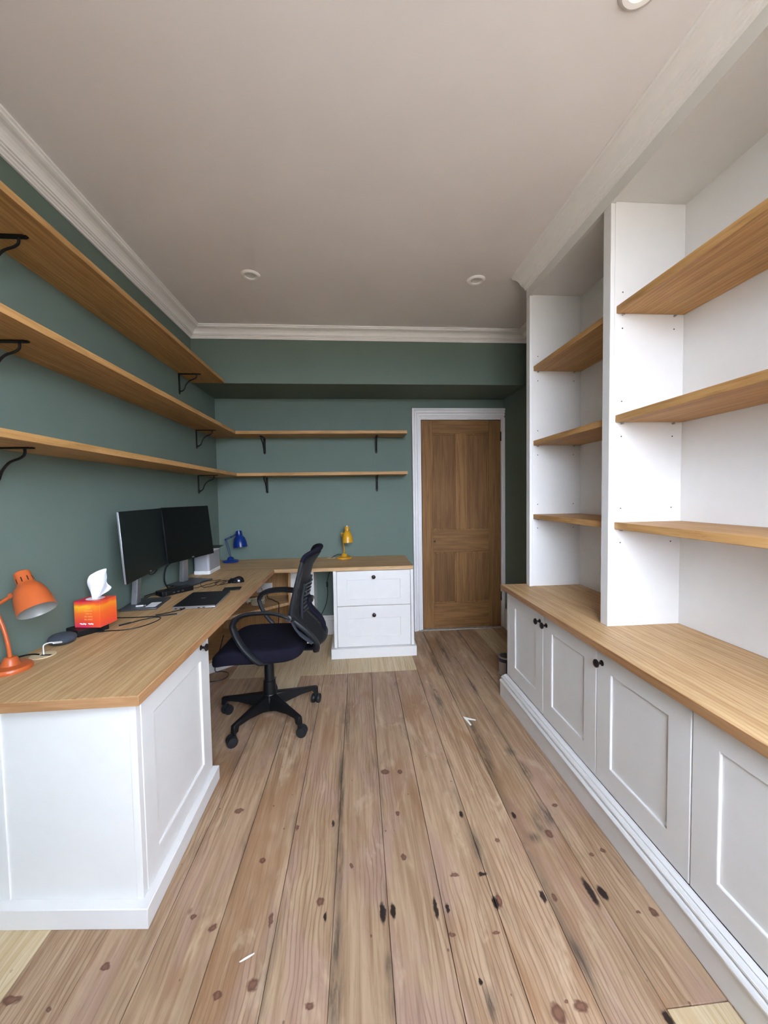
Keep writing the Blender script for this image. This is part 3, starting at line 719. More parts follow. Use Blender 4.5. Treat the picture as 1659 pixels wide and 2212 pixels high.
# ------------------------------------------------------------------ swivel chair
def build_chair():
    hub = Vector((-0.53, 2.35, 0)); th = math.radians(178.5)
    r = thing('swivel_chair', 'black mesh-back swivel chair with armrests pulled up to the left desk', 'chair', hub, th)
    # five-star base: world angles 27+72k deg -> local
    bm = bmesh.new()
    lathe(bm, [(0, 0.052), (0.030, 0.052), (0.046, 0.075), (0.050, 0.10), (0.050, 0.135), (0.040, 0.155), (0, 0.155)], (0, 0, 0), (0, 0, 1), 24)
    obj('base_hub', bm, M['black'], r, smooth=True)
    for k in range(5):
        a = math.radians(26+72*k)-th
        d = Vector((math.cos(a), math.sin(a), 0)); s = Vector((-d.y, d.x, 0))
        bm = bmesh.new(); st = [(0.030, 0.034, 0.152, 0.058), (0.09, 0.025, 0.145, 0.078), (0.19, 0.019, 0.131, 0.094), (0.270, 0.017, 0.120, 0.096), (0.278, 0.017, 0.119, 0.070), (0.304, 0.016, 0.114, 0.066)]
        rings = []
        for (t, w_, zt_, zb) in st:
            rings.append([bm.verts.new(d*t+s*(w_*0.75)+Vector((0, 0, zt_))), bm.verts.new(d*t-s*(w_*0.75)+Vector((0, 0, zt_))), bm.verts.new(d*t-s*w_+Vector((0, 0, zb))), bm.verts.new(d*t+s*w_+Vector((0, 0, zb)))])
        for p, q_ in zip(rings, rings[1:]):
            for i in range(4): bm.faces.new((p[i], p[(i+1) % 4], q_[(i+1) % 4], q_[i]))
        bm.faces.new(rings[0]); bm.faces.new(rings[-1][::-1])
        lg = obj('base_arm', bm, M['black'], r, 0.005)
        c = d*0.288
        wa = a+[0.9, 0.5, -2.0, -0.6, 0.7][k]
        wd = Vector((math.cos(wa), math.sin(wa), 0)); ws = Vector((-wd.y, wd.x, 0))
        cc = c+wd*0.016
        bm = bmesh.new()
        lathe(bm, [(0.008, 0), (0.008, 0.055), (0, 0.055)], (c.x, c.y, 0.045), (0, 0, 1), 10)
        for sg in (-1, 1):
            pc = cc+ws*(sg*0.006)
            lathe(bm, [(0, 0), (0.027, 0), (0.0295, 0.003), (0.0295, 0.014), (0.026, 0.020), (0.009, 0.022), (0, 0.022)], (pc.x, pc.y, 0.0295), tuple(ws*sg), 22)
        lathe(bm, [(0.0, -0.006), (0.020, -0.006), (0.020, 0.006), (0, 0.006)], (cc.x, cc.y, 0.034), tuple(ws), 16)
        obj('caster', bm, M['black_soft'], lg, smooth=True)
    bm = bmesh.new(); lathe(bm, [(0, 0.150), (0.039, 0.150), (0.036, 0.225), (0.035, 0.232), (0.029, 0.236), (0.028, 0.32), (0.0265, 0.325), (0.0255, 0.41), (0, 0.41)], (0, 0, 0), (0, 0, 1), 24)
    obj('gas_column', bm, M['black'], r, smooth=True)
    bm = bmesh.new(); bx(bm, -0.10, 0.09, -0.075, 0.075, 0.400, 0.424); bx(bm, -0.30, -0.10, -0.03, 0.03, 0.414, 0.430)
    sweep(bm, [(0.02, -0.07, 0.412), (0.02, -0.20, 0.410), (0.02, -0.25, 0.404)], [0.005, 0.005, 0.009], 8)
    obj('tilt_mechanism', bm, M['black'], r, 0.004)
    # seat cushion
    bm = bmesh.new(); NU, NV = 28, 14; grid = {}
    def sp(v, e): return math.copysign(abs(v)**e, v)
    for i in range(NU):
        u = 2*PI*i/NU
        for j in range(1, NV):
            v = -PI/2+PI*j/NV
            cx = sp(math.cos(v), 0.36)*sp(math.cos(u), 0.36); cy = sp(math.cos(v), 0.36)*sp(math.sin(u), 0.36); cz = sp(math.sin(v), 0.55)
            x = 0.020+0.258*cx; y = 0.245*cy
            z = 0.462+0.048*cz
            if cz > 0: z += 0.010*abs(cy)**3 - 0.008*(1-abs(cy)**2)
            fr = max(0, (x-0.13)/0.13); z -= 0.034*fr**2
            if x < -0.12: z += 0.016*((-0.12-x)/0.12)**1.5
            y *= 1-0.10*max(0, -x/0.25)**2
            grid[i, j] = bm.verts.new((x, y, z))
    bot = bm.verts.new((0.018, 0, 0.422)); top = bm.verts.new((0.018, 0, 0.494))
    for i in range(NU):
        i2 = (i+1) % NU
        for j in range(1, NV-1): bm.faces.new((grid[i, j], grid[i2, j], grid[i2, j+1], grid[i, j+1]))
        bm.faces.new((bot, grid[i2, 1], grid[i, 1])); bm.faces.new((top, grid[i, NV-1], grid[i2, NV-1]))
    obj('seat', bm, M['seat'], r, smooth=True, sub=1)
    # back frame: S-shaped side rails joined by a top bar, lower hoop
    prof = [(-0.256, 1.004), (-0.243, 0.965), (-0.224, 0.894), (-0.198, 0.792), (-0.182, 0.715), (-0.184, 0.664), (-0.238, 0.613), (-0.284, 0.560), (-0.314, 0.510), (-0.310, 0.478)]
    hw = [0.200, 0.203, 0.205, 0.206, 0.206, 0.204, 0.200, 0.190, 0.175, 0.160]
    for sg in (1, -1):
        bm = bmesh.new(); pts = spline([(x, sg*w_, z) for (x, z), w_ in zip(prof, hw)], 5)
        sweep(bm, pts, [(0.010+0.004*min(1, i/20), 0.016) for i in range(len(pts))], 10, up=(0, 1, 0), power=0.7)
        obj('back_rail', bm, M['black_soft'], r, smooth=True)
    bm = bmesh.new(); sweep(bm, spline([(-0.246, 0.206, 0.975), (-0.262, 0.190, 1.004), (-0.302, 0.12, 1.022), (-0.324, 0, 1.028), (-0.302, -0.12, 1.022), (-0.262, -0.190, 1.004), (-0.246, -0.206, 0.975)], 6), (0.020, 0.013), 12, up=(1, 0, 0), power=0.8)
    obj('top_bar', bm, M['seat'], r, smooth=True)
    bm = bmesh.new(); sweep(bm, spline([(-0.310, 0.160, 0.478), (-0.300, 0.12, 0.448), (-0.285, 0, 0.440), (-0.300, -0.12, 0.448), (-0.310, -0.160, 0.478)], 6), (0.018, 0.010), 10, power=0.8)
    obj('lower_hoop', bm, M['black_soft'], r, smooth=True)
    def backx(z):
        P = prof
        for (xa, za), (xb, zb) in zip(P, P[1:]):
            if zb <= z <= za:
                t = (za-z)/(za-zb); return xa+(xb-xa)*t
        return P[-1][0]
    def backw(z):
        for i in range(len(prof)-1):
            if prof[i+1][1] <= z <= prof[i][1]:
                t = (prof[i][1]-z)/(prof[i][1]-prof[i+1][1]); return hw[i]+(hw[i+1]-hw[i])*t
        return hw[-1]
    bm = bmesh.new(); rows = []
    for i in range(27):
        z = 1.005-i*(1.005-0.49)/26; w_ = backw(min(z, 1.0)); row = []
        for j in range(13):
            t = -1+2*j/12; row.append(bm.verts.new((backx(min(z, 1.0))-(0.040+0.030*max(0, (z-0.93)/0.075))*(1-t*t), w_*t*0.985, z)))
        rows.append(row)
    for a, b_ in zip(rows, rows[1:]):
        for j in range(12): bm.faces.new((a[j], a[j+1], b_[j+1], b_[j]))
    o = obj('back_mesh', bm, M['meshfab'], r, smooth=True)
    md = o.modifiers.new('s', 'SOLIDIFY'); md.thickness = 0.003
    # slatted lumbar plate behind the mesh
    lp = None
    for k in range(8):
        z = 0.665+k*0.023
        bm = bmesh.new(); xb = backx(z)-0.052
        sweep(bm, [(xb+0.004, 0.13, z+0.012), (xb-0.001, 0.06, z+0.004), (xb-0.003, 0, z-0.002), (xb-0.001, -0.06, z-0.008), (xb+0.004, -0.13, z-0.014)], (0.0035, 0.005), 6, up=(1, 0, 0))
        obj('lumbar_slat', bm, M['greyplast'], r, smooth=True)
    for sg in (1, -1):
        bm = bmesh.new()
        sweep(bm, spline([(backx(0.66)-0.040, sg*0.135, 0.64), (backx(0.74)-0.040, sg*0.135, 0.74), (backx(0.83)-0.040, sg*0.135, 0.84)], 5), (0.006, 0.009), 8)
        obj('lumbar_frame', bm, M['black_soft'], r, smooth=True)
    # J-shaped spine from under the seat
    bm = bmesh.new(); sweep(bm, spline([(-0.15, 0, 0.432), (-0.27, 0, 0.430), (-0.315, 0, 0.462), (-0.338, 0, 0.53), (-0.320, 0, 0.60), (-0.270, 0, 0.655), (-0.248, 0, 0.71), (-0.250, 0, 0.74)], 6), (0.034, 0.010), 12, up=(1, 0, 0), power=0.7)
    obj('spine', bm, M['seat'], r, smooth=True)
    bm = bmesh.new(); lathe(bm, [(0, -0.03), (0.016, -0.03), (0.016, 0.03), (0, 0.03)], (-0.262, 0, 0.72), (0, 1, 0), 16)
    obj('adjuster_knob', bm, M['black'], r, smooth=True)
    # arm loops
    for sg in (1, -1):
        bm = bmesh.new(); y = sg*0.262
        pts = spline([(-0.195, sg*0.228, 0.672), (-0.172, y, 0.688), (-0.12, y, 0.708), (-0.05, y, 0.718), (0.04, y, 0.714), (0.095, y, 0.694), (0.118, y, 0.662), (0.116, y, 0.635), (0.098, y, 0.585), (0.064, y, 0.528), (0.022, sg*0.258, 0.478), (-0.012, sg*0.235, 0.440), (-0.035, sg*0.16, 0.420)], 5)
        n_ = len(pts); rad = []
        for i in range(n_):
            t = i/(n_-1)
            rad.append((0.024 if 0.10 < t < 0.46 else 0.019, 0.009 if t < 0.42 else 0.013))
        sweep(bm, pts, rad, 12, power=0.75)
        a_ = obj('armrest', bm, M['black_soft'], r, smooth=True)
        bm = bmesh.new(); lathe(bm, [(0, 0), (0.016, 0), (0.016, 0.010), (0.010, 0.012), (0.008, 0.008), (0, 0.008)], (-0.178, sg*0.262, 0.686), (0, sg, 0), 18)
        obj('pivot_cap', bm, M['greyplast'], a_, smooth=True)
        bm = bmesh.new(); sweep(bm, spline([(-0.186, sg*0.226, 0.655), (-0.212, sg*0.224, 0.605), (-0.250, sg*0.214, 0.563), (-0.290, sg*0.204, 0.528)], 5), [(0.006, 0.013)]*7+[(0.009, 0.017)]*9, 10, up=(0, 1, 0))
        obj('back_bracket', bm, M['greyplast'], r, smooth=True)
build_chair()

# ------------------------------------------------------------------ monitors
def monitor(L, R, zb, h, tilt, base_c, base_rot, label, bw=0.235, bd=0.185, shell_mat='silver'):
    L = Vector(L); R = Vector(R); W = (R-L).length; c = (L+R)/2; phi = math.atan2((R-L).y, (R-L).x)
    root = thing('monitor', label, 'monitor', (c.x, c.y, ZD), phi)
    inv = root.matrix_basis.inverted()
    dz = zb-ZD
    def pp(name, ext, mat, par, bev=0.002):
        o = boxobj(name, ext, mat, par, bev); return o
    bm = bmesh.new(); bx(bm, -W/2+0.001, W/2-0.001, 0.003, 0.013, 0.001, h-0.001); bx(bm, -W*0.32, W*0.32, 0.0125, 0.034, h*0.18, h*0.80)
    shell = obj('rear_shell', bm, M[shell_mat], root, 0.002); shell.location = (0, 0, dz); shell.rotation_euler = (-tilt, 0, 0)
    s = pp('screen', (-W/2, W/2, 0, 0.0029, 0, h), M['screen'], shell, 0.0005)
    bm = bmesh.new(); bx(bm, -0.011, 0.011, -0.0006, -0.0001, 0.006, 0.0125); obj('maker_mark', bm, M['silver'], shell)
    bt = Vector(base_c)
    lb = Matrix.Rotation(-phi, 4, 'Z') @ Matrix.Translation((-c.x, -c.y, 0))
    p = lb @ Vector((bt.x, bt.y, 0)); rr = base_rot-phi
    bm = bmesh.new(); bx(bm, -bw/2, bw/2, -bd/2, bd/2, 0.0, 0.012)
    bs = obj('stand_base', bm, M['silver_d'], root, 0.005); bs.location = (p.x, p.y, 0); bs.rotation_euler = (0, 0, rr)
    # column leans from rear of base up to the shell
    bq = lb @ Vector((bt.x-0.052*math.sin(base_rot), bt.y+0.052*math.cos(base_rot), 0))
    bm = bmesh.new()
    tp = Vector((0, 0.040+0.5*h*math.tan(tilt), dz+h*0.45))
    b0 = Vector((bq.x, bq.y, 0.012))
    kk = []
    for P_, w_, d_ in ((b0, 0.028, 0.016), (b0*0.55+Vector((tp.x, tp.y+0.006, tp.z))*0.45, 0.026, 0.014), (tp, 0.024, 0.010)):
        kk.append([bm.verts.new(P_+Vector(v)) for v in ((-w_, -d_, 0), (w_, -d_, 0), (w_, d_, 0), (-w_, d_, 0))])
    for a, b_ in zip(kk, kk[1:]):
        for i in range(4): bm.faces.new((a[i], a[(i+1) % 4], b_[(i+1) % 4], b_[i]))
    bm.faces.new(kk[0][::-1]); bm.faces.new(kk[-1])
    obj('stand_column', bm, M['silver'], root, 0.004)
    return root
monitor((-1.088, 1.926), (-1.170, 2.525), 0.930, 0.350, math.radians(3.5), (-1.160, 2.225), math.radians(98), 'black-screened monitor nearer the tissue box, silver stand')
monitor((-1.147, 2.475), (-1.030, 2.915), 0.934, 0.350, math.radians(6.0), (-1.142, 2.760), math.radians(72), 'black-screened monitor farther along the desk beside the silver box', shell_mat='graphite')

# things on the monitor bases and around
def flat(name, c, w_, d_, h_, rot, mat, label=None, cat=None, bev=0.001, z=ZD, parent=None):
    bm = bmesh.new(); bx(bm, -w_/2, w_/2, -d_/2, d_/2, 0, h_)
    o = obj(name, bm, mat, parent, bev); o.location = (c[0], c[1], z); o.rotation_euler = (0, 0, rot)
    if label: tag(o, label, cat)
    return o
flat('card', (-1.098, 2.180), 0.050, 0.085, 0.0012, 0.1, M['paper'], 'white folded card lying on the near monitor base', 'card', 0, ZD+0.0125)
r = thing('usb_stick', 'small white stick beside the card on the near monitor base', 'usb stick', (-1.150, 2.155, ZD+0.0125), 0.25)
bm = bmesh.new(); bx(bm, -0.025, 0.010, -0.006, 0.006, 0, 0.006); obj('stick_body', bm, M['whiteplast'], r, 0.001)
bm = bmesh.new(); bx(bm, 0.010, 0.022, -0.0045, 0.0045, 0.001, 0.005); obj('metal_plug', bm, M['silver'], r, 0.0005)

# docking station
dk = thing('docking_station', 'small black docking box with ports between the monitor stands', 'dock', (-1.118, 2.478, ZD), math.atan2(0.143, 0.104))
bm = bmesh.new(); bx(bm, -0.100, 0.100, -0.038, 0.038, 0.002, 0.032); obj('dock_body', bm, M['black'], dk, 0.004)
for x in (-0.035, -0.008, 0.02):
    bm = bmesh.new(); bx(bm, x, x+0.014, -0.0388, -0.0381, 0.012, 0.020); obj('port', bm, M['silver_d'], dk)
bm = bmesh.new(); bx(bm, -0.078, -0.074, -0.0388, -0.0381, 0.006, 0.028); obj('power_button', bm, M['silver_d'], dk)

# laptop, closed
lp = thing('laptop', 'closed dark grey laptop with silver edges on the left desk', 'laptop', (-0.866, 2.262, ZD), math.radians(93.5))
bm = bmesh.new(); bx(bm, -0.158, 0.158, -0.108, 0.108, 0.002, 0.012); b_ = obj('laptop_base', bm, M['silver'], lp, 0.003)
bm = bmesh.new(); bx(bm, -0.158, 0.158, -0.1085, 0.108, 0.0135, 0.018); l_ = obj('lid', bm, M['graphite'], lp, 0.0018)
bm = bmesh.new(); bx(bm, -0.1585, -0.1572, -0.106, 0.106, 0.0135, 0.0172); obj('lid_edge', bm, M['silver'], l_)
bm = bmesh.new()
for i in range(2):
    bx(bm, -0.008+i*0.010, -0.002+i*0.010, -0.012, 0.012, 0.0181, 0.0184)
bx(bm, -0.008, 0.008, -0.002, 0.002, 0.0181, 0.0184)
obj('lid_mark', bm, M['silver'], l_)
for y in (-0.055, -0.030, 0.06, 0.085):
    bm = bmesh.new(); bx(bm, -0.1586, -0.1580, y, y+0.012, 0.005, 0.009); obj('port', bm, M['black'], b_)
for sx in (-0.14, 0.14):
    for sy in (-0.09, 0.09):
        bm = bmesh.new(); bx(bm, sx-0.01, sx+0.01, sy-0.004, sy+0.004, 0, 0.002); obj('foot', bm, M['black'], b_)

# mouse with its cable
ms = thing('mouse', 'glossy black computer mouse on its bunched cable', 'mouse', (-0.825, 2.735, ZD), math.radians(4))
bm = bmesh.new(); NU = 20; rr = []
for j in range(9):
    v = (PI/2)*j/8
    rr.append([bm.verts.new((0.056*math.cos(v)**0.6*math.cos(2*PI*i/NU)*(1.0), 0.031*math.cos(v)**0.6*math.sin(2*PI*i/NU)*(1+0.1*math.cos(2*PI*i/NU)), 0.001+0.036*math.sin(v)*(1+0.18*math.cos(2*PI*i/NU)))) for i in range(NU)] if j < 8 else [bm.verts.new((0.006, 0, 0.037))])
for a, b2 in zip(rr, rr[1:]):
    for i in range(NU):
        if len(b2) == 1: bm.faces.new((a[i], a[(i+1) % NU], b2[0]))
        else: bm.faces.new((a[i], a[(i+1) % NU], b2[(i+1) % NU], b2[i]))
bm.faces.new(rr[0][::-1])
m_ = plain('glossy_black', srgb(22, 22, 26), 0.16); obj('mouse_shell', bm, m_, ms, smooth=True)
bm = bmesh.new(); lathe(bm, [(0, -0.003), (0.007, -0.003), (0.007, 0.003), (0, 0.003)], (-0.030, 0, 0.027), (0, 1, 0), 12); obj('scroll_wheel', bm, M['greyplast'], ms)
def cable(name, pts, rad, mat, parent=None, label=None, cat='cable', n=8):
    bm = bmesh.new(); sweep(bm, spline(pts, n), rad, 8)
    o = obj(name, bm, mat, parent, smooth=True)
    if label: tag(o, label, cat)
    return o
z1 = ZD+0.0035
o = cable('mouse_cable', [(-0.885, 2.732, z1+0.006), (-0.915, 2.70, z1), (-0.90, 2.64, z1+0.003), (-0.86, 2.635, z1+0.012), (-0.845, 2.69, z1+0.003), (-0.87, 2.745, z1+0.01), (-0.92, 2.76, z1+0.006), (-0.96, 2.72, z1), (-0.93, 2.63, z1+0.004), (-0.985, 2.60, z1), (-1.03, 2.655, z1), (-1.05, 2.735, z1+0.012), (-1.00, 2.80, z1), (-0.94, 2.775, z1+0.01), (-0.96, 2.68, z1+0.010), (-1.00, 2.61, z1+0.008), (-1.04, 2.59, z1), (-1.08, 2.57, z1+0.008)], 0.0018, M['black'], ms)
loc(o, ms)
bm = bmesh.new()
sweep(bm, spline([(-0.90, 2.72, z1+0.004), (-0.88, 2.66, z1+0.008), (-0.91, 2.62, z1+0.006), (-0.935, 2.66, z1+0.01), (-0.92, 2.72, z1+0.012), (-0.895, 2.75, z1+0.004)], 6), 0.0018, 6)
loc(obj('cable_bunch', bm, M['black'], ms, smooth=True), ms)

wl = flat('wallet', (-0.790, 2.535), 0.105, 0.072, 0.007, math.radians(8), M['black'], 'flat black wallet lying on the desk edge in front of the mouse', 'wallet', 0.002)

# silver box in the corner (grille body, white base, black tray on top)
sb = thing('desk_speaker', 'silver grille box with rounded corners and white base in the desk corner', 'speaker', (-1.174, 3.175, ZD))
def rrect(x0, x1, y0, y1, rad, k=6):
    out = []
    for cx, cy, a0 in ((x1-rad, y0+rad, -PI/2), (x1-rad, y1-rad, 0), (x0+rad, y1-rad, PI/2), (x0+rad, y0+rad, PI)):
        for i in range(k+1): out.append((cx+rad*math.cos(a0+PI/2*i/k), cy+rad*math.sin(a0+PI/2*i/k)))
    return out
bm = bmesh.new(); prism(bm, rrect(-0.062, 0.062, -0.127, 0.120, 0.018), 0, 0.027); obj('base', bm, M['whiteplast'], sb, 0.003)
m_ = plain('silver_grille', srgb(172, 172, 176), 0.45, 0.35, noise=0.2, nscale=700, bump=0.3)
bm = bmesh.new(); prism(bm, rrect(-0.060, 0.060, -0.125, 0.118, 0.018), 0.0275, 0.165); obj('grille_body', bm, m_, sb, 0.002)
bm = bmesh.new(); prism(bm, rrect(-0.060, 0.060, -0.125, 0.118, 0.018), 0.1655, 0.188); obj('top_cap', bm, M['whiteplast'], sb, 0.004)
tr = flat('black_tray', (-1.150, 3.235), 0.13, 0.15, 0.006, 0.1, M['black'], 'thin black plate lying on top of the silver box', 'plate', 0.001, ZD+0.1885)

# tissue box on a black drive
flat('power_bank', (-1.196, 1.806), 0.100, 0.125, 0.028, math.radians(-32), M['black'], 'flat glossy black box lying under the tissue box', 'power bank', 0.003)
tb = thing('tissue_box', 'orange and pink cube tissue box with a white tissue sticking out', 'tissue box', (-1.168, 1.822, ZD+0.0285), math.radians(-7))
s = 0.0585
bm = bmesh.new(); bx(bm, -s, s, -0.050, 0.050, 0, 0.116); bxo = obj('carton', bm, M['boxprint'], tb, 0.001)
bm = bmesh.new(); lathe(bm, [(0.0, 0.1162), (0.034, 0.1162), (0.036, 0.1172), (0, 0.1174)], (0, 0, 0), (0, 0, 1), 28); obj('opening_film', bm, M['paper'], tb)
bm = bmesh.new(); rows = []
random.seed(3)
for i in range(9):
    t = i/8; row = []
    for j in range(15):
        a = -1+2*j/14; w_ = 0.014+0.050*min(1, t*1.25)*(1-0.30*max(0, t-0.6)/0.4)
        x = a*w_+0.016*t+0.022*t*t; y = (0.010+0.012*t)*math.sin(a*4.2+t*1.5)+0.006*math.sin(a*11+2)*t
        top = 0.118 + 0.130*(1-0.55*abs(a-(-0.05))**1.4*(1 if a > 0 else 0.45))
        z = 0.1175+(top-0.1175)*t
        row.append(bm.verts.new((x, y, z)))
    rows.append(row)
for a, b_ in zip(rows, rows[1:]):
    for j in range(14): bm.faces.new((a[j], a[j+1], b_[j+1], b_[j]))
o = obj('tissue', bm, M['tissue'], tb, smooth=True, sub=1); md = o.modifiers.new('s', 'SOLIDIFY'); md.thickness = 0.001
def text(body, loc_, rot, size, mat, parent, name='lettering', sx=1.0):
    cu_ = bpy.data.curves.new(name, 'FONT'); cu_.body = body; cu_.size = size; cu_.align_x = 'CENTER'; cu_.extrude = 0.0001
    cu_.materials.append(mat); o = bpy.data.objects.new(name, cu_); COL.objects.link(o)
    me = bpy.data.meshes.new_from_object(o.evaluated_get(bpy.context.evaluated_depsgraph_get()))
    bpy.data.objects.remove(o, do_unlink=True)
    o = bpy.data.objects.new(name, me); COL.objects.link(o)
    o.parent = parent; o.location = loc_; o.rotation_euler = rot; o.scale = (sx, 1, 1); o['kind'] = 'stuff'
    return o
for i, tx in enumerate(('FINDS', 'HUMANS', 'TIME IN', 'BECOMES', 'BIG SPIRIT')):
    text(tx, (0.006, -0.0504, 0.083-i*0.0125), (PI/2, 0, 0), 0.0085, M['goldtext'], bxo)
bm = bmesh.new()   # two small white script marks on the front
for x0, w_ in ((-0.034, 0.028), (0.004, 0.022)):
    pts = [(x0+w_*i/24, -0.0504, 0.016+0.0028*math.sin(i*1.35)+0.001*math.sin(i*0.5)) for i in range(25)]
    sweep(bm, pts, [(0.0008, 0.0014)]*25, 6)
obj('printed_mark', bm, M['paper'], bxo)
# smart speaker puck
pk = thing('speaker_puck', 'round dark grey fabric smart speaker by the orange lamp', 'speaker', (-1.208, 1.672, ZD))
bm = bmesh.new(); lathe(bm, [(0, 0.0405), (0.020, 0.0400), (0.036, 0.037), (0.045, 0.030), (0.049, 0.021), (0.047, 0.014)], (0, 0, 0), (0, 0, 1), 36); obj('fabric_top', bm, M['puck'], pk, smooth=True)
bm = bmesh.new(); lathe(bm, [(0.047, 0.014), (0.043, 0.006), (0.034, 0.001), (0, 0.0005)], (0, 0, 0), (0, 0, 1), 36); obj('plastic_base', bm, M['greyplast'], pk, smooth=True)
# grommets
def grommet(x, y, label):
    r = thing('cable_grommet', label, 'cable grommet', (x, y, ZD))
    bm = bmesh.new(); lathe(bm, [(0.034, 0), (0.040, 0.0), (0.040, 0.0022), (0.037, 0.003), (0.034, 0.002)], (0, 0, 0), (0, 0, 1), 32); obj('rim', bm, M['beige'], r, smooth=True)
    bm = bmesh.new(); lathe(bm, [(0, 0.0012), (0.034, 0.0012), (0.034, 0)], (0, 0, 0), (0, 0, 1), 32); obj('cover', bm, M['beige'], r)
    bm = bmesh.new(); bx(bm, -0.006, 0.030, -0.006, 0.006, 0.0013, 0.0018); obj('slot', bm, M['subfloor'], r)
grommet(-1.190, 1.545, 'round beige cable grommet in the desk beside the orange lamp')
grommet(-0.225, 3.675, 'round beige cable grommet in the far desk left of the yellow lamp')
r = thing('speaker_lead', 'white plug lead from the grommet to the round grey speaker', 'cable', (-1.185, 1.60, ZD))
loc(cable('white_wire', [(-1.188, 1.548, ZD+0.002), (-1.192, 1.552, ZD+0.016), (-1.196, 1.560, ZD+0.034), (-1.190, 1.580, ZD+0.036), (-1.185, 1.600, ZD+0.028)], 0.0022, M['whiteplast'], r), r)
bm = bmesh.new(); sweep(bm, [(-1.186, 1.595, ZD+0.029), (-1.184, 1.648, ZD+0.014)], 0.0042, 10); loc(obj('white_plug', bm, M['whiteplast'], r, smooth=True), r)
cable('lamp_flex', [(-1.205, 1.548, ZD+0.0035), (-1.215, 1.53, ZD+0.012), (-1.228, 1.50, ZD+0.018), (-1.245, 1.47, ZD+0.016), (-1.258, 1.44, ZD+0.006), (-1.262, 1.40, ZD+0.0035)], 0.003, M['black'], None, 'black flex running from the grommet behind the orange lamp')

# desk cables
z0 = ZD+0.0032
o = thing('charging_cable', 'black looped charging cable in front of the tissue box', 'cable', (-1.05, 1.9, ZD))
loc(cable('flex', [(-1.128, 1.790, z0), (-1.085, 1.795, z0), (-1.035, 1.800, z0), (-0.985, 1.835, z0), (-0.955, 1.905, z0), (-0.955, 1.955, z0), (-0.985, 1.975, z0), (-1.03, 1.945, z0), (-1.065, 1.900, z0)], 0.0024, M['black'], o), o)
bm = bmesh.new(); sweep(bm, [(-1.065, 1.900, z0+0.001), (-1.095, 1.862, z0+0.001)], (0.0055, 0.004), 8); sweep(bm, [(-1.150, 1.790, z0+0.001), (-1.120, 1.790, z0+0.001)], (0.006, 0.004), 8); loc(obj('plug', bm, M['black_soft'], o, smooth=True), o)
o = thing('usb_cable', 'black cable with a bare metal plug between near monitor base and laptop', 'cable', (-1.0, 2.0, ZD))
loc(cable('flex', [(-1.185, 1.990, z0), (-1.12, 1.985, z0), (-1.05, 1.985, z0), (-0.99, 1.990, z0), (-0.955, 2.010, z0)], 0.0026, M['black'], o), o)
bm = bmesh.new(); sweep(bm, [(-0.990, 1.990, z0+0.001), (-0.930, 2.008, z0+0.001), (-0.905, 2.018, z0+0.001)], [(0.0035, 0.003), (0.0055, 0.004), (0.0055, 0.004)], 8); loc(obj('plug', bm, M['black_soft'], o, smooth=True), o)
bm = bmesh.new(); sweep(bm, [(-0.905, 2.018, z0+0.001), (-0.892, 2.024, z0+0.001)], (0.0045, 0.0025), 8); loc(obj('metal_tip', bm, M['silver'], o), o)
cable('laptop_cable', [(-1.0, 1.997, z0+0.004), (-0.955, 2.040, z0+0.002), (-0.920, 2.075, z0+0.002), (-0.903, 2.105, z0+0.004)], [0.0026]*18+[0.0045]*7, M['black'], None, 'short black cable plugged into the near side of the laptop')
def wallcab(pts, rad, label): return cable('black_cable', pts, rad, M['black'], None, label)
wallcab([(-1.175, 2.405, ZD+0.014), (-1.20, 2.37, ZD+0.018), (-1.235, 2.36, ZD+0.006), (-1.25, 2.33, ZD+0.004)], 0.0035, 'black cable leaving the near end of the docking box')
wallcab([(-1.165, 2.42, ZD+0.020), (-1.195, 2.44, ZD+0.018), (-1.235, 2.42, ZD+0.012), (-1.25, 2.38, ZD+0.010)], 0.003, 'thin black cable curling behind the docking box')
wallcab([(-1.215, 2.600, ZD+0.004), (-1.245, 2.62, ZD+0.05), (-1.250, 2.66, ZD+0.13), (-1.20, 2.70, ZD+0.18), (-1.15, 2.715, ZD+0.19)], 0.0045, 'thick black cable hanging behind the far monitor stand')
wallcab([(-1.19, 2.58, ZD+0.006), (-1.21, 2.61, ZD+0.006), (-1.215, 2.65, ZD+0.006), (-1.195, 2.68, ZD+0.006)], 0.0045, 'black cable end lying on the desk behind the docking box')
wallcab([(-1.155, 2.78, 0.955), (-1.135, 2.82, 0.925), (-1.12, 2.85, 0.92), (-1.105, 2.88, 0.95)], 0.0025, 'thin black cable looping under the far monitor')
wallcab([(-1.16, 2.24, 0.93), (-1.165, 2.30, 0.905), (-1.17, 2.36, 0.91), (-1.175, 2.42, 0.945)], 0.003, 'thin black cable looping under the near monitor')

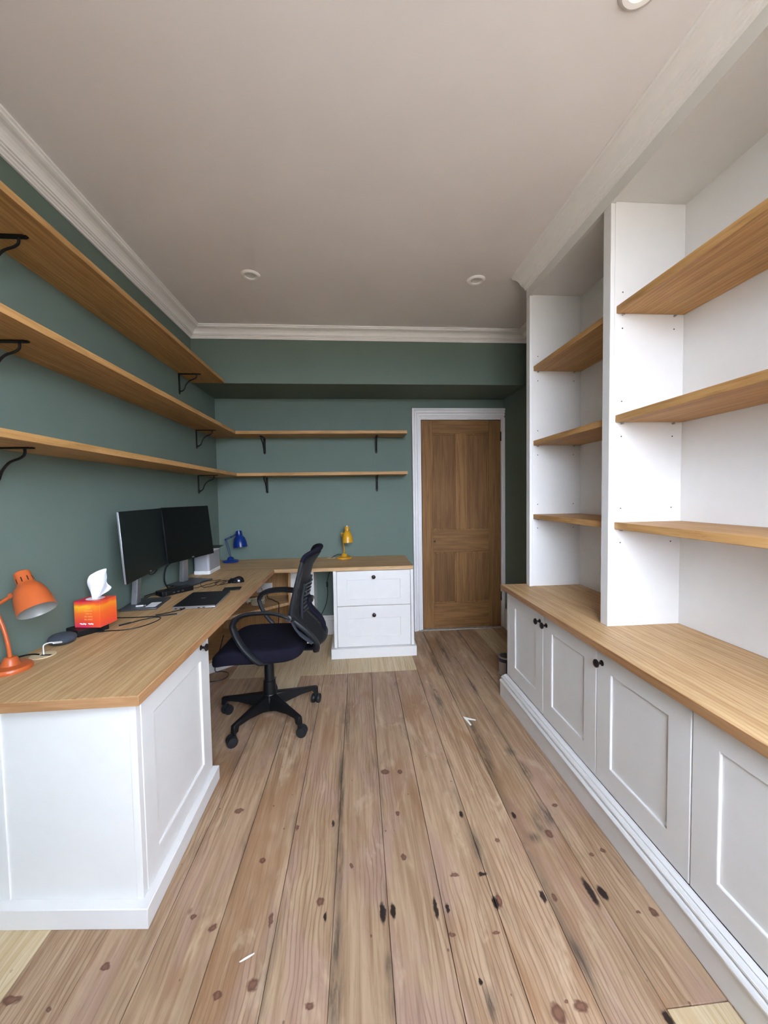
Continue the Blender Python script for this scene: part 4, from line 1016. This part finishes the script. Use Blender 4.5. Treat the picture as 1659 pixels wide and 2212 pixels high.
# ------------------------------------------------------------------ lamps
def shade_obj(r, c, axis, mat, prof_s, label=None):
    bm = bmesh.new(); lathe(bm, prof_s, c, axis, 40)
    o = obj('lamp_shade', bm, mat, r, smooth=True)
    return o
def desk_lamp(name, base, mat, label, pole, elbow, neck_pts, shade_top, axis, scale, base_r, arms='single', cat='lamp', rs=1.0):
    r = thing(name, label, cat, (base[0], base[1], ZD))
    B = Vector(base)
    loc_ = lambda o: loc(o, r)
    bm = bmesh.new(); lathe(bm, [(0, 0), (base_r*0.98, 0), (base_r, 0.003), (base_r, 0.010), (base_r*0.94, 0.015), (base_r*0.46, 0.019), (base_r*0.40, 0.024), (base_r*0.36, 0.038), (base_r*0.24, 0.046), (0, 0.047)], (B.x, B.y, ZD), (0, 0, 1), 36)
    loc_(obj('base', bm, mat, r, smooth=True))
    bm = bmesh.new()
    if arms == 'single':
        sweep(bm, spline(pole, 6), 0.0062*scale, 10)
    else:
        for d in (-0.007, 0.007):
            bm2 = bmesh.new(); sweep(bm2, spline([(p[0]+d*(1 if 0 < i < len(pole)-1 else 0.3), p[1], p[2]) for i, p in enumerate(pole)], 5), 0.0024, 8)
            loc_(obj('rod', bm2, mat, r, smooth=True))
    if arms == 'single': loc_(obj('pole', bm, mat, r, smooth=True))
    else: bm.free()
    bm = bmesh.new()
    if arms == 'single': sweep(bm, elbow, 0.0062*scale, 10)
    else:
        for d in (-0.005, 0.006):
            bm2 = bmesh.new(); sweep(bm2, [(p[0], p[1], p[2]+d) for p in elbow], 0.0022, 8); loc_(obj('arm_rod', bm2, mat, r, smooth=True))
    if arms == 'single': loc_(obj('arm', bm, mat, r, smooth=True))
    else: bm.free()
    for p in neck_pts:
        bm = bmesh.new(); lathe(bm, [(0, -0.007), (0.0085*scale, -0.007), (0.0085*scale, 0.007), (0, 0.007)], p, (0, 1, 0), 14)
        loc_(obj('joint', bm, mat, r, smooth=True))
    ax = Vector(axis).normalized(); s_ = scale
    # profile: distance along the axis from the crown (0) to the rim
    P = [(0, 0), (0.021, 0.0), (0.0255, 0.004), (0.0275, 0.030), (0.0285, 0.046), (0.031, 0.050), (0.041, 0.060), (0.049, 0.076), (0.055, 0.098), (0.059, 0.122), (0.0605, 0.144), (0.0615, 0.150), (0.061, 0.1505)]
    P = [(a*s_*rs, b*s_) for a, b in P]
    bm = bmesh.new(); lathe(bm, P, shade_top, ax, 40); sh = loc_(obj('lamp_shade', bm, mat, r, smooth=True))
    Q = [(a-0.0015, b) for a, b in P[5:]]; Q = [(0, P[5][1])]+Q; Q[-1] = (P[-1][0], P[-1][1])
    bm = bmesh.new(); lathe(bm, Q, shade_top, ax, 40); o = obj('reflector', bm, M['inner'], sh, smooth=True)
    # vent slots round the crown
    sv = ax.orthogonal().normalized(); tv = ax.cross(sv); C = Vector(shade_top)
    for k in range(10):
        a = 2*PI*k/10; n_ = sv*math.cos(a)+tv*math.sin(a); tt = ax.cross(n_)
        bm = bmesh.new(); q0 = C+n_*0.0282*s_*rs
        vs_ = [bm.verts.new(q0+ax*(h_*s_)+tt*(w2*s_)+n_*(0.0004+(h_-0.028)*0.04)*s_) for h_, w2 in ((0.026, -0.0016), (0.026, 0.0016), (0.044, 0.0016), (0.044, -0.0016))]
        bm.faces.new(vs_); ob = obj('vent_slot', bm, M['subfloor'], sh, recalc=False)
    bm = bmesh.new(); lathe(bm, [(0.0055*s_, 0), (0.0055*s_, -0.006*s_), (0, -0.007*s_)], shade_top, ax, 12); obj('switch_button', bm, M['whiteplast'], sh, smooth=True)
    return r
# orange, tilted towards the window, partly outside the frame
ax_o = Vector((0.185, -0.02, -0.98))
top_o = Vector((-1.157, 1.43, 1.090))
ax_o = Vector((0.086, -0.045, -0.136))
desk_lamp('desk_lamp', (-1.205, 1.425), M['orange'], 'orange metal desk lamp at the near end of the left desk',
          [(-1.205, 1.425, ZD+0.040), (-1.208, 1.425, ZD+0.08), (-1.220, 1.426, ZD+0.14), (-1.240, 1.427, ZD+0.20), (-1.248, 1.428, ZD+0.225)],
          [(-1.248, 1.428, ZD+0.225), (-1.183, 1.428, 1.014)], [(-1.248, 1.428, ZD+0.225), (-1.186, 1.424, 1.012)], top_o, ax_o, 1.02, 0.061, rs=0.88)
desk_lamp('desk_lamp', (-1.132, 3.615), M['blue'], 'small blue metal desk lamp in the far desk corner',
          [(-1.132, 3.615, ZD+0.045), (-1.140, 3.612, ZD+0.09), (-1.156, 3.610, ZD+0.16), (-1.168, 3.610, ZD+0.205)],
          [(-1.168, 3.61, ZD+0.206), (-1.120, 3.605, 0.978), (-1.068, 3.60, 1.000)], [(-1.168, 3.61, ZD+0.206), (-1.115, 3.605, 0.980), (-1.072, 3.60, 0.999)],
          (-1.048, 3.60, 1.036), (0.016, -0.012, -0.155), 1.0, 0.072, 'double')
desk_lamp('desk_lamp', (-0.100, 3.640), M['yellow'], 'small yellow metal desk lamp on the far desk',
          [(-0.100, 3.640, ZD+0.045), (-0.100, 3.640, ZD+0.09), (-0.112, 3.642, ZD+0.18), (-0.120, 3.640, ZD+0.235)],
          [(-0.120, 3.640, ZD+0.235), (-0.098, 3.60, 0.99)], [(-0.120, 3.640, ZD+0.235), (-0.100, 3.60, 0.985)], (-0.068, 3.585, 1.055), (0.004, -0.012, -0.15), 1.0, 0.070, rs=0.80)
cable('lamp_flex', [(-0.120, 3.648, ZD+0.030), (-0.15, 3.66, ZD+0.037), (-0.19, 3.675, ZD+0.022), (-0.218, 3.678, ZD+0.004)], 0.0028, M['black'], None, 'black flex curving from the yellow lamp to the grommet')
r = thing('hanging_cable', 'black cord with an inline switch hanging below the far desk', 'cable', (-0.27, 3.70, 0.4))
loc(cable('flex', [(-0.232, 3.70, 0.719), (-0.236, 3.70, 0.64), (-0.262, 3.70, 0.55), (-0.270, 3.70, 0.50), (-0.266, 3.70, 0.40), (-0.285, 3.69, 0.30), (-0.335, 3.68, 0.20), (-0.385, 3.66, 0.13), (-0.43, 3.62, 0.05), (-0.46, 3.55, 0.0045)], 0.0032, M['black'], r), r)
bm = bmesh.new(); bx(bm, -0.277, -0.261, 3.692, 3.708, 0.468, 0.518); loc(obj('inline_switch', bm, M['black'], r, 0.004), r)

# ------------------------------------------------------------------ under the desk
r = thing('wall_socket', 'white double wall socket inside the oak corner unit', 'socket', (-0.86, YF-0.018, 0.48))
bm = bmesh.new(); bx(bm, -0.073, 0.073, -0.009, 0, -0.043, 0.043); obj('face_plate', bm, M['whiteplast'], r, 0.002)
for s_ in (-0.035, 0.035):
    bm = bmesh.new(); bx(bm, s_-0.006, s_+0.006, -0.012, -0.0092, 0.018, 0.032); obj('rocker', bm, M['whiteplast'], r, 0.001)
r = thing('power_plug', 'black plug and lead in the wall socket under the desk', 'plug', (-0.825, YF-0.03, 0.45))
bm = bmesh.new(); bx(bm, -0.02, 0.02, -0.030, 0.0015, -0.022, 0.016); obj('plug_body', bm, M['black'], r, 0.005)
loc(cable('lead', [(-0.825, 3.69, 0.430), (-0.824, 3.66, 0.418), (-0.80, 3.60, 0.404), (-0.76, 3.56, 0.4045), (-0.72, 3.50, 0.4045), (-0.685, 3.455, 0.4045), (-0.672, 3.412, 0.405), (-0.668, 3.395, 0.385), (-0.670, 3.39, 0.30), (-0.675, 3.38, 0.20)], 0.0035, M['black'], r), r)
r = thing('coiled_cable', 'coil of cream cable lying on the oak corner shelf', 'cable', (-0.85, 3.42, 0.40))
bm = bmesh.new(); pts = []
for i in range(100):
    a = 2*PI*i/22; pts.append((0.052*math.cos(a), 0.055*math.sin(a)+0.010*math.sin(i*0.3), 0.006+0.010*i/22))
sweep(bm, pts, 0.0038, 7); obj('coil', bm, M['creamcable'], r, smooth=True)
bm = bmesh.new(); sweep(bm, spline([(0.052, 0, 0.05), (0.03, 0.06, 0.10), (-0.01, 0.12, 0.15), (-0.02, 0.19, 0.12), (0.0, 0.22, 0.02)], 6), 0.0038, 7); obj('loose_end', bm, M['creamcable'], r, smooth=True)
r = thing('extension_block', 'cream extension block with leads at the back of the corner shelf', 'extension lead', (-1.03, 3.50, 0.40), 0.4)
bm = bmesh.new(); bx(bm, -0.12, 0.12, -0.028, 0.028, 0.0, 0.035); obj('block_body', bm, M['creamcable'], r, 0.006)
bm = bmesh.new()
for k in range(3): sweep(bm, spline([(-0.08+k*0.06, 0, 0.035), (-0.08+k*0.06, -0.03, 0.07), (-0.05+k*0.05, -0.07, 0.03), (0.0+k*0.03, -0.085, 0.006)], 5), 0.0035, 7)
obj('leads', bm, M['creamcable'], r, smooth=True)
cable('floor_cable', [(-1.16, 2.78, 0.0045), (-1.08, 2.84, 0.0045), (-1.03, 2.852, 0.0045), (-0.985, 2.875, 0.0045), (-0.965, 2.93, 0.0045), (-0.985, 2.985, 0.0045), (-1.04, 3.01, 0.0055), (-1.075, 2.995, 0.012), (-1.07, 2.97, 0.06), (-1.05, 3.0, 0.15), (-1.02, 3.03, 0.28)], 0.0034, M['black'], None, 'black cable looping on the floorboards under the desk')

# ------------------------------------------------------------------ paint tin and floor bits
r = thing('paint_tin', 'open paint tin with navy label on the floor behind the right cabinets', 'paint tin', (1.106, 2.755, 0))
bm = bmesh.new(); lathe(bm, [(0, 0.002), (0.053, 0.002), (0.055, 0), (0.055, 0.004), (0.053, 0.005), (0.053, 0.125), (0.0555, 0.127), (0.0555, 0.132), (0.050, 0.134), (0.044, 0.131), (0.0435, 0.126), (0.050, 0.124), (0.050, 0.02), (0, 0.02)], (0, 0, 0), (0, 0, 1), 36)
obj('tin_body', bm, M['tin'], r, smooth=True)
bm = bmesh.new(); lathe(bm, [(0.0533, 0.010), (0.0536, 0.011), (0.0536, 0.119), (0.0533, 0.120)], (0, 0, 0), (0, 0, 1), 36); lb_ = obj('label', bm, M['tinlabel'], r, smooth=True)
bm = bmesh.new(); n_ = 8; ra = 0.0540
va = []; 
for i in range(n_+1):
    a = math.radians(-178+i*8.5); va.append((bm.verts.new((ra*math.cos(a), ra*math.sin(a), 0.012)), bm.verts.new((ra*math.cos(a), ra*math.sin(a), 0.095))))
for p, q_ in zip(va, va[1:]): bm.faces.new((p[0], q_[0], q_[1], p[1]))
obj('label_panel', bm, M['tinpanel'], lb_, smooth=True)
bm = bmesh.new()
for i in range(7):
    a = math.radians(-82); c_ = Vector((0.0542*math.cos(a), 0.0542*math.sin(a), 0.022+i*0.013)); t_ = Vector((-math.sin(a), math.cos(a), 0))
    vs_ = [bm.verts.new(c_+t_*u_+Vector((0, 0, h_))) for u_, h_ in ((-0.004, 0), (0.004, 0.002), (0.004, 0.008), (-0.003, 0.007))]
    bm.faces.new(vs_)
obj('label_print', bm, M['chip'], lb_)

def shaving(name, pts, wd, label):
    bm = bmesh.new(); rows = []
    P = [Vector(p) for p in spline(pts, 4)]; n_ = len(P)
    for i, p in enumerate(P):
        t = (P[min(i+1, n_-1)]-P[max(i-1, 0)]).normalized(); s_ = Vector((-t.y, t.x, 0)); k = wd*math.sin(PI*(0.08+0.84*i/(n_-1)))
        rows.append([bm.verts.new(p+s_*k+Vector((0, 0, 0.0005))), bm.verts.new(p+Vector((0, 0, 0.0035))), bm.verts.new(p-s_*k+Vector((0, 0, 0.0005)))])
    for a, b_ in zip(rows, rows[1:]):
        bm.faces.new((a[0], a[1], b_[1], b_[0])); bm.faces.new((a[1], a[2], b_[2], b_[1]))
    o = obj(name, bm, M['chip'], None, smooth=True); md = o.modifiers.new('s', 'SOLIDIFY'); md.thickness = 0.0008
    return tag(o, label, 'debris')
shaving('wood_shaving', [(-0.354, 1.088, 0.0012), (-0.336, 1.096, 0.003), (-0.316, 1.106, 0.0014)], 0.0035, 'thin curved white shaving on the floor near the left cabinet')
bm = bmesh.new()
prism(bm, [(0.632, 2.225), (0.690, 2.190), (0.694, 2.198), (0.650, 2.222), (0.662, 2.150), (0.650, 2.150), (0.642, 2.205)][::-1] if False else [(0.628, 2.228), (0.645, 2.135), (0.655, 2.140), (0.648, 2.195), (0.692, 2.180), (0.694, 2.190), (0.650, 2.215)], 0.0012, 0.0030)
tag(obj('paper_scrap', bm, M['chip'], None), 'small white forked scrap on the floor before the right cabinets', 'debris')
